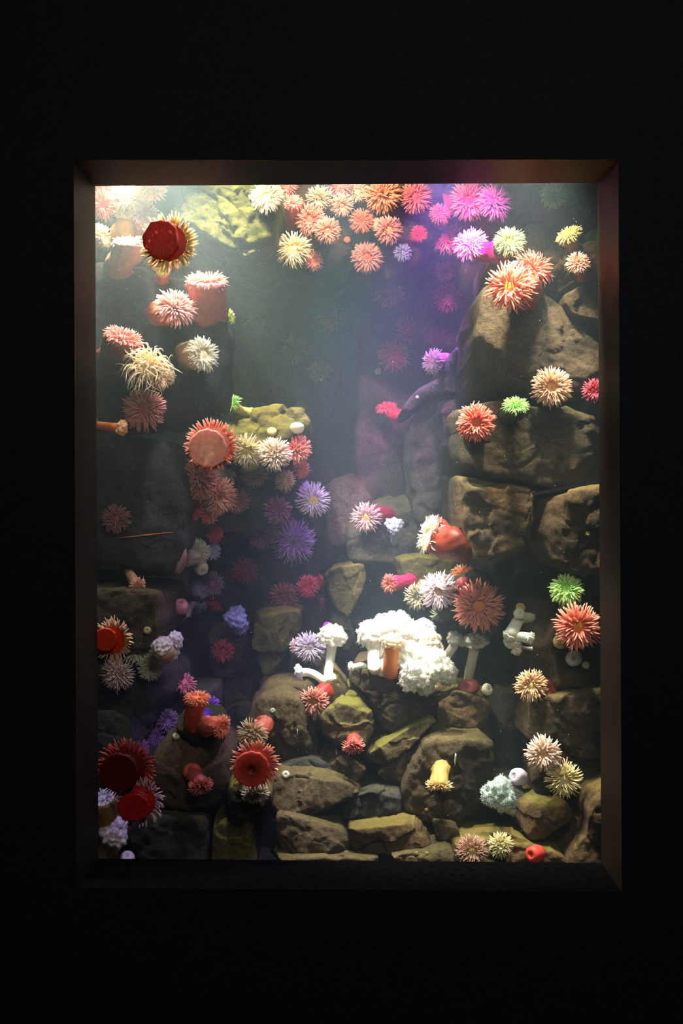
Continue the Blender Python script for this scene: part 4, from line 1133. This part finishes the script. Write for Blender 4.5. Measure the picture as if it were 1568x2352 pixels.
anemone(512, 1496, 27, 'dark crimson anemone in the dark below the blue-lavender plume', G, ((130, 22, 52), (180, 50, 80)), face=(0.1, -1, 0.1), n=90, lift=0.06)
anemone(707, 1347, 26, 'crimson anemone above the magenta-stalked one in the hollow', G, ((196, 36, 76), (236, 80, 116)), face=(0.05, -1, 0.05), n=110, lift=0.12)
anemone(728, 1396, 30, 'pink-red anemone on a glowing magenta stalk', G, ((206, 70, 90), (246, 140, 150)), disc=(110, 26, 48), body=(240, 30, 120), face=(-0.25, -0.95, -0.15), base=(752, 1385), y=0.78, n=70, fat=0.75, length=0.55)
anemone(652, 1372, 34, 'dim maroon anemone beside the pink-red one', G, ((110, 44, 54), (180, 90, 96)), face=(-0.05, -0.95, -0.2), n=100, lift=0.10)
closed(785, 1285, 11, 'smooth white ball anemone above the olive rock', G, (222, 226, 222))
closed(752, 1438, 12, 'purple drawn-in anemone above the tall white plumose one', G, (150, 50, 170), y=0.88, face=(0, -0.7, 0.7))
anemone(712, 1487, 36, 'lavender white anemone with starry tentacles beside the tall white plume', G, ((196, 180, 214), (240, 232, 250)), disc=(130, 120, 96), face=(0.15, -0.95, 0.15), y=0.62, base=(700, 1500), n=90, length=0.55, width=0.04)
anemone(682, 1485, 22, 'small pinkish white anemone pressed against the starry lavender one', G, ((216, 190, 206), (240, 224, 236)), face=(-0.5, -0.85, 0.1), y=0.62, base=(695, 1500), style='ball', n=90)
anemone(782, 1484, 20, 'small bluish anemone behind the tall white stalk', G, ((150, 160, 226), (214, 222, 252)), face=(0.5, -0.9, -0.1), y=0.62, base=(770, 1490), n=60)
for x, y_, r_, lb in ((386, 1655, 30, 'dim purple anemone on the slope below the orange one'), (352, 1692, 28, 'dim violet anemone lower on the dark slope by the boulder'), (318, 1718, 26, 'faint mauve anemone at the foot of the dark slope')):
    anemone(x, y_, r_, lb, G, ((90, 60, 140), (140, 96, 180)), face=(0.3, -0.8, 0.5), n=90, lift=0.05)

G = 'plumose anemones on the mound'
PW = (240, 240, 230)
plume(856, 1456, 38, 'big white plumose anemone on the near end of the mound crest', G, PW, face=(-0.25, -0.35, 1), y=0.44, base=(862, 1538), nf=900, stalk=0.36, foot=1.1, freq=2.6, hgt=0.75)
plume(905, 1438, 40, 'big white plumose anemone arching highest over the orange-stalked one', G, PW, face=(-0.05, -0.3, 1), y=0.50, base=(880, 1535), nf=900, stalk=0.35, freq=2.6, hgt=0.75)
plume(884, 1428, 26, 'white plumose lobe curling at the very top of the cluster', G, PW, face=(-0.1, -0.3, 1), y=0.54, base=(885, 1535), nf=500, stalk=0.35)
plume(902, 1474, 25, 'plumose anemone with a bright orange stalk in front of the white cluster', G, (246, 226, 190), body=(232, 148, 70), face=(0.15, -0.15, 1), y=0.36, base=(896, 1542), nf=300, stalk=0.66, foot=1.3, wrap=2.2, hgt=0.7)
plume(945, 1458, 40, 'big white plumose anemone at the crest centre behind the orange stalk', G, PW, face=(0.1, -0.35, 1), y=0.48, base=(940, 1560), nf=900, stalk=0.4, freq=2.6, hgt=0.75)
plume(975, 1438, 24, 'bluish white plumose anemone at the back of the cluster', G, (222, 224, 246), face=(0.3, -0.3, 1), y=0.56, base=(960, 1560), nf=420)
plume(984, 1476, 32, 'cream plumose anemone with folded lobes at the outer end of the crest', G, (242, 234, 212), face=(0.35, -0.35, 0.9), y=0.46, base=(970, 1570), nf=600, stalk=0.5, hgt=0.9)
plume(930, 1500, 30, 'white plumose anemone bulging below the crest centre', G, PW, face=(0.15, -0.9, 0.2), y=0.38, base=(935, 1560), nf=600)
plume(966, 1514, 34, 'white plumose anemone joining the crest to the hanging ones', G, PW, face=(0.3, -0.9, 0.2), y=0.38, base=(960, 1575), nf=650)
plume(955, 1552, 38, 'white plumose anemone hanging low over the mound face', G, PW, face=(-0.05, -0.8, -0.55), y=0.33, base=(960, 1570), nf=800, freq=2.8, hgt=0.8)
plume(1000, 1530, 36, 'frilly white plumose anemone reaching out above the dark gap', G, PW, face=(0.35, -0.85, 0.1), y=0.34, base=(985, 1580), nf=800, freq=2.8, hgt=0.8)
plume(1026, 1548, 27, 'white plumose lobe at the outer tip of the hanging group', G, PW, face=(0.6, -0.8, -0.2), y=0.34, base=(1000, 1585), nf=450, freq=2.8, hgt=0.8)
plume(972, 1578, 22, 'white plumose lobe drooping lowest on the mound face', G, PW, face=(0, -0.7, -0.8), y=0.34, base=(965, 1575), nf=350, hgt=0.8)
plume(765, 1462, 31, 'tall white plumose anemone with an umbrella crown on a straight stalk', G, PW, face=(0.08, -0.12, 1), y=0.50, base=(757, 1560), nf=700, stalk=0.33, foot=1.5, wrap=2.35, hgt=0.8)
plume(688, 1545, 18, 'small white plumose anemone on a stalk bending away from the tall one', G, (228, 232, 240), body=(236, 234, 220), face=(-0.95, -0.3, -0.1), y=0.48, base=(745, 1566), nf=300, stalk=0.5, foot=1.1, wrap=1.8)
plume(806, 1532, 11, 'little white plumose anemone lying flat at the mound edge', G, PW, face=(-0.95, -0.3, 0.0), y=0.41, base=(838, 1532), nf=120, stalk=0.6)
closed(858, 1530, 15, 'white drawn-in anemone with a ring-like top before the crest', G, (238, 228, 206), face=(0, -0.8, 0.6), y=0.37, tall=0.6)
plume(1090, 1472, 28, 'white plumose anemone with a wavy flat crown on a tall stalk by the dark gap', G, PW, face=(0.0, -0.12, 1), y=0.52, base=(1108, 1588), nf=600, stalk=0.40, foot=1.3, wrap=2.3, hgt=0.75)
plume(1048, 1470, 23, 'white plumose anemone leaning against the wavy flat crown', G, PW, face=(0.35, -0.12, 1), y=0.52, base=(1012, 1560), nf=500, stalk=0.42, foot=0.9, wrap=2.2, hgt=0.75)
closed(1120, 1583, 14, 'smooth white ball anemone at the foot of the tall stalk', G, (232, 232, 208), face=(0.6, -0.7, 0.4), y=0.43, tall=0.8)
closed(1075, 1578, 26, 'maroon drawn-in anemone flattened at the foot of the tall stalk', G, (110, 40, 40), face=(-0.2, -0.5, 0.8), y=0.46, tall=0.5)

G = 'anemones on the lower brown rocks'
anemone(1300, 1352, 40, 'bright green anemone on the block beside the reveal', G, ((140, 206, 90), (206, 244, 156)), disc=(160, 216, 120), face=(-0.25, -0.8, 0.4), base=(1310, 1395), y=0.20, n=130, width=0.045, droop=0.2)
anemone(1328, 1440, 50, 'coral anemone with a golden heart cut by the reveal', G, ((228, 108, 84), (250, 178, 152)), disc=(236, 160, 50), face=(-0.05, -1, 0.05), n=90, length=0.60, width=0.05, lift=0.10, curl=0.15)
closed(1287, 1473, 16, 'cream drawn-in anemone tucked under the golden-hearted coral one', G, (228, 220, 170), tip=(226, 206, 110), face=(0.3, -0.9, 0.3))
closed(1318, 1512, 19, 'white drawn-in anemone with a ringed centre on the block face', G, (228, 234, 222), face=(-0.1, -1, 0.1))
closed(1345, 1528, 9, 'tiny cream drawn-in anemone next to the ringed white one', G, (220, 222, 180), face=(0, -1, 0))
closed(1195, 1394, 11, 'yellowish drawn-in anemone on top of the white knobbly chain', G, (206, 180, 96), y=0.36, face=(0, -0.6, 0.8))
closed(1193, 1409, 13, 'white drawn-in anemone just below the yellowish one', G, (226, 230, 206), y=0.34, face=(0.3, -0.8, 0.3))
plume(1168, 1462, 15, 'white plumose anemone with a slanting body in the knobbly chain', G, (230, 234, 214), face=(-0.6, -0.4, -0.7), y=0.32, base=(1222, 1420), nf=160, stalk=0.85, foot=0.9, wrap=1.9)
plume(1180, 1478, 17, 'white lumpy plumose anemone hanging at the chain end', G, (230, 236, 220), face=(-0.2, -0.8, -0.6), y=0.33, base=(1222, 1470), nf=220, lump=0.35)
plume(1187, 1496, 12, 'white plumose lobe drooping lowest of the chain', G, (230, 236, 220), face=(0.1, -0.6, -0.8), y=0.33, base=(1222, 1490), nf=140)
plume(1217, 1466, 14, 'short white plumose anemone pointing back towards the block', G, (226, 236, 224), face=(0.8, -0.5, -0.2), y=0.30, base=(1195, 1482), nf=160, stalk=0.75, foot=0.9)
anemone(1220, 1575, 38, 'beige anemone with drooping tentacles and a reddish stalk', G, ((206, 164, 108), (240, 208, 160)), disc=(232, 210, 140), body=(150, 60, 46), face=(-0.15, -0.95, 0.15), base=(1255, 1590), n=110, droop=0.25, lift=0.12, y=0.22)
anemone(1248, 1731, 42, 'pale peach anemone with blunt tentacles above the cream yellow one', G, ((236, 200, 170), (250, 232, 216)), disc=(222, 176, 110), body=(120, 40, 30), face=(-0.15, -0.97, 0.1), base=(1290, 1755), y=0.19, n=90, width=0.058)
anemone(1295, 1791, 42, 'cream yellow anemone with starry tentacles below the pale peach one', G, ((226, 210, 140), (246, 238, 190)), disc=(236, 224, 180), face=(0, -1, 0.05), base=(1310, 1790), y=0.19, n=85, width=0.045, length=0.58)
closed(1187, 1784, 20, 'lavender-white cone-shaped drawn-in anemone on a grey ledge', G, (206, 200, 214), y=0.33, face=(-0.7, -0.55, 0.3), tall=1.3)
plume(1144, 1825, 37, 'fuzzy pale teal plumose anemone hovering over the dark gap', G, (190, 208, 202), face=(-0.1, -1, 0.1), y=0.20, base=(1180, 1860), nf=1100, lump=0.3, freq=2.4)
anemone(1084, 1954, 36, 'tan pink anemone with fine tentacles on the bottom rocks', G, ((176, 130, 110), (216, 180, 156)), disc=(206, 190, 110), body=(180, 60, 50), face=(0, -1, 0.2), n=120, width=0.028, lift=0.06, length=0.55)
anemone(1150, 1942, 29, 'pale yellow anemone on the bottom rocks', G, ((222, 214, 140), (246, 242, 196)), disc=(246, 244, 214), face=(-0.05, -1, 0.15), n=110, lift=0.06, style='ball', width=0.05)
closed(1226, 1962, 20, 'red drawn-in anemone lying on the bottom rocks', G, (206, 72, 58), tip=(190, 60, 50), face=(-0.65, -0.7, 0.15), tall=1.5)

G = 'anemones on the mound face'
anemone(720, 1612, 35, 'pink tan anemone with a golden heart against the mound edge', G, ((196, 110, 84), (240, 176, 152)), disc=(196, 130, 56), body=(190, 66, 44), face=(-0.15, -1, 0.0), base=(745, 1590), y=0.30, n=110, width=0.05)
anemone(812, 1716, 26, 'small coral anemone half closed in a mound crevice', G, ((214, 84, 72), (248, 160, 140)), body=(206, 90, 74), face=(0.1, -0.7, -0.6), style='ball', n=60, length=0.55, width=0.06, lift=0.04)
anemone(1008, 1806, 29, 'cream anemone hanging head down from a thick stalk', G, ((222, 186, 120), (250, 232, 180)), body=(226, 192, 110), face=(-0.05, -0.35, -0.95), base=(1012, 1768), y=0.19, n=80, fat=0.75, length=0.6, style='side')
anemone(578, 1688, 36, 'tan cream anemone with drooping tentacles below a coral fold', G, TAN, body=(222, 110, 80), face=(-0.2, -0.9, -0.1), base=(605, 1665), y=0.22, n=110, droop=0.3, length=0.56, style='ball')
pedal(577, 1768, 41, 'anemone on the pane showing a red foot disc with a dark central hole', G, (216, 84, 72), ((216, 130, 110), (250, 200, 180)), rt=50, n=90, hole=True, inner=(60, 14, 12), bump=0.05, face=(0.1, 1, 0.1), off=(4, -4))
anemone(586, 1824, 33, 'whitish anemone fringe sticking out below the holed red disc', G, ((196, 184, 150), (232, 226, 200)), face=(0.2, -0.75, -0.6), y=0.10, base=(575, 1820), n=90)

G = 'anemones in the dark lower corner'
pedal(272, 1776, 44, 'anemone on the pane showing a very dark red furry foot disc', G, (84, 18, 12), ((170, 56, 46), (226, 110, 92)), rt=62, n=110, off=(8, 0), inner=(76, 10, 8), bump=0.05, width=0.04)
pedal(306, 1856, 39, 'anemone on the pane showing a crimson foot disc and lilac-white tentacles', G, (168, 22, 34), ((196, 170, 186), (240, 222, 232)), rt=50, n=80, off=(8, -7), inner=(150, 16, 30), squash=0.82, bump=0.06)
anemone(235, 1832, 32, 'lilac-white fringed anemone on a tan body beside the reveal', G, ((196, 186, 206), (232, 228, 240)), body=(150, 112, 70), face=(-0.2, -0.4, 1), y=0.10, base=(240, 1910), style='side', n=80, fat=0.95)
plume(262, 1912, 32, 'lumpy lavender-white plumose anemone in the bottom corner', G, (196, 184, 206), body=(180, 160, 140), face=(0.1, -0.7, 0.6), y=0.10, base=(245, 1975), nf=350, lump=0.35, stalk=0.75, foot=1.1)
closed(292, 1970, 17, 'lavender ball anemone resting in the bottom corner', G, (190, 170, 216), y=0.14, face=(0, -0.6, 0.8))
pedal(240, 1470, 27, 'anemone on the pane showing a rust red foot disc beside the reveal', G, (190, 50, 24), ((190, 150, 124), (226, 200, 180)), rt=44, n=90, off=(10, 2), face=(0.3, 1, 0), bump=0.04)
closed(255, 1436, 16, 'pinkish ball anemone just above the rust red disc', G, (196, 160, 156), face=(0.1, -0.6, 0.8))
anemone(318, 1493, 35, 'pale green-white anemone in the middle of the lower corner group', G, ((214, 222, 192), (238, 242, 226)), face=(0.05, -0.9, 0.4), y=0.13, base=(315, 1510), style='ball', n=150)
anemone(345, 1536, 31, 'grey-green anemone below the pale green-white one', G, ((182, 186, 156), (220, 224, 200)), disc=(130, 134, 106), face=(0.25, -0.95, -0.1), y=0.15, base=(340, 1540), n=130, width=0.03)
anemone(269, 1549, 40, 'greyish pink anemone with shaggy tentacles beside the reveal', G, ((176, 146, 144), (222, 200, 196)), face=(0, -1, 0.0), y=0.20, base=(270, 1550), n=120, style='ball', width=0.035)
plume(372, 1485, 24, 'white plumose anemone with a thick leaning body over the ledge', G, (206, 196, 200), body=(190, 166, 146), face=(-0.2, -0.6, 0.7), y=0.26, base=(345, 1500), nf=250, stalk=0.9, foot=1.0)
plume(404, 1468, 20, 'white plumose anemone arching out farthest over the dark hollow', G, (206, 198, 216), face=(0.8, -0.4, 0.4), y=0.28, base=(362, 1495), nf=260, stalk=0.6, foot=0.9)
plume(396, 1502, 18, 'white plumose anemone drooping below the arching one', G, (216, 212, 210), face=(0.75, -0.5, -0.3), y=0.25, base=(362, 1495), nf=240, stalk=0.7, foot=0.9)
closed(338, 1448, 9, 'small beige drawn-in anemone on the block behind the plumose trio', G, (170, 150, 120))
anemone(422, 1566, 31, 'rose purple anemone on the dark slope above the orange one', G, ((176, 76, 110), (222, 140, 170)), body=(150, 50, 50), face=(0.35, -0.5, 0.75), y=0.38, base=(430, 1605), style='side', n=90, fat=0.7)
anemone(452, 1602, 31, 'orange anemone on a stout orange stalk rooted on the weedy rock', G, ((226, 110, 66), (246, 166, 120)), body=(232, 96, 58), face=(0.05, -0.35, 1), y=0.165, base=(446, 1662), style='side', n=110, fat=0.72, length=0.5)
anemone(484, 1622, 26, 'vivid purple anemone behind the stout orange one', G, ((96, 46, 190), (150, 96, 236)), face=(0.5, -0.75, 0.3), y=0.46, base=(470, 1640), n=80, style='ball')
anemone(512, 1670, 28, 'coral anemone with a smooth pink body pointing sideways', G, ((216, 96, 70), (244, 160, 124)), body=(236, 120, 96), face=(0.85, -0.45, -0.1), y=0.145, base=(474, 1668), style='side', n=100, fat=0.82)
anemone(545, 1672, 24, 'purple anemone between the coral and tan cream ones', G, ((90, 56, 170), (140, 100, 220)), face=(0.1, -1, 0.1), y=0.40, base=(560, 1690), n=70)
anemone(461, 1808, 28, 'coral anemone drooping on the round boulder face', G, ((170, 66, 56), (222, 116, 100)), body=(196, 84, 78), face=(0.3, -0.6, -0.6), y=0.11, base=(440, 1772), style='side', n=90, fat=0.7, length=0.6)
closed(440, 1772, 21, 'coral ball anemone at the shoulder of the drooping one', G, (200, 90, 84), face=(-0.1, -0.8, 0.5))
closed(404, 1690, 9, 'pale green drawn-in anemone on top of the round boulder', G, (196, 216, 176), face=(0, -0.5, 0.9))

# small clutter on the rocks
SG = 'white specks and strands on the rocks'
strand((683, 1674), (684, 1730), 0.0022, 'longest pale grey strand hanging on the mound boulder', (170, 196, 176), group=SG)
strand((771, 1712), (773, 1733), 0.0026, 'short white strand near the small coral anemone', (226, 240, 214), group=SG)
strand((1046, 1730), (1044, 1758), 0.0028, 'white strand above the cream hanging anemone', (222, 232, 214), group=SG)
strand((268, 1236), (398, 1222), 0.0016, 'thin orange reed lying across the dark stack face', (216, 130, 50), 'streak', 'streak')  # thin orange line along the rock face
for k, (x, y_, r_, c_) in enumerate(((1350, 1226, 6, (150, 130, 66)), (633, 1772, 8, (206, 206, 140)), (656, 1779, 9, (226, 230, 206)), (626, 1632, 6, (170, 190, 180)),
                                     (979, 1860, 4, (140, 120, 70)), (957, 1960, 4, (150, 146, 84)), (980, 1960, 4, (150, 146, 84)), (958, 912, 4, (240, 240, 240)))):
    closed(x, y_, r_, ('olive limpet-like bump on the ochre block', 'small yellow bump on the ledge by the holed red disc', 'white snail-like bump on the ledge by the holed red disc',
                      'pale speck on the mound boulder', 'brown ring-shaped bump low on the mound', 'first of two tiny bumps on the bottom slab', 'second of two tiny bumps on the bottom slab nearer the tan pink anemone', 'white speck on the grey slab')[k], 'bumps on the rocks', c_, face=(0, -1, 0.2), name='limpet')

# ------------------------------------------------------------------ drifting specks
rs = np.random.RandomState(4)
V, F = [], []
for k in range(170):
    p = np.array(at(rs.uniform(240, 1360), rs.uniform(440, 1950), 0.0)) * 1.0
    p[1] = rs.uniform(0.03, 0.18)
    r = rs.uniform(0.0005, 0.0011)
    b0 = len(V)
    V += [p + r * np.array(d) for d in ((1, 0, 0), (-1, 0, 0), (0, 1, 0), (0, -1, 0), (0, 0, 1), (0, 0, -1))]
    F += [tuple(b0 + i for i in q) for q in ((0, 2, 4), (2, 1, 4), (1, 3, 4), (3, 0, 4), (2, 0, 5), (1, 2, 5), (3, 1, 5), (0, 3, 5))]
sn = mesh_obj('marine_snow', V, F, flesh((210, 210, 200), (210, 210, 200)), t=np.zeros(len(V)))
sn['kind'] = 'stuff'
sn['label'] = 'tiny pale particles drifting in the water'

# ------------------------------------------------------------------ the water
wm, nt, out = new_mat('hazy_sea_water')
sc = nt.nodes.new('ShaderNodeVolumeScatter')
sc.inputs['Color'].default_value = (0.60, 0.84, 1.0, 1)
sc.inputs['Density'].default_value = 0.15
sc.inputs['Anisotropy'].default_value = 0.62
nt.links.new(sc.outputs[0], out.inputs['Volume'])
water = box('water', (TX0, 0.0085, TZ0), (TX1, TY1, TZ1 - 0.01), wm, None, 'structure')
water['label'] = 'hazy sea water filling the tank'
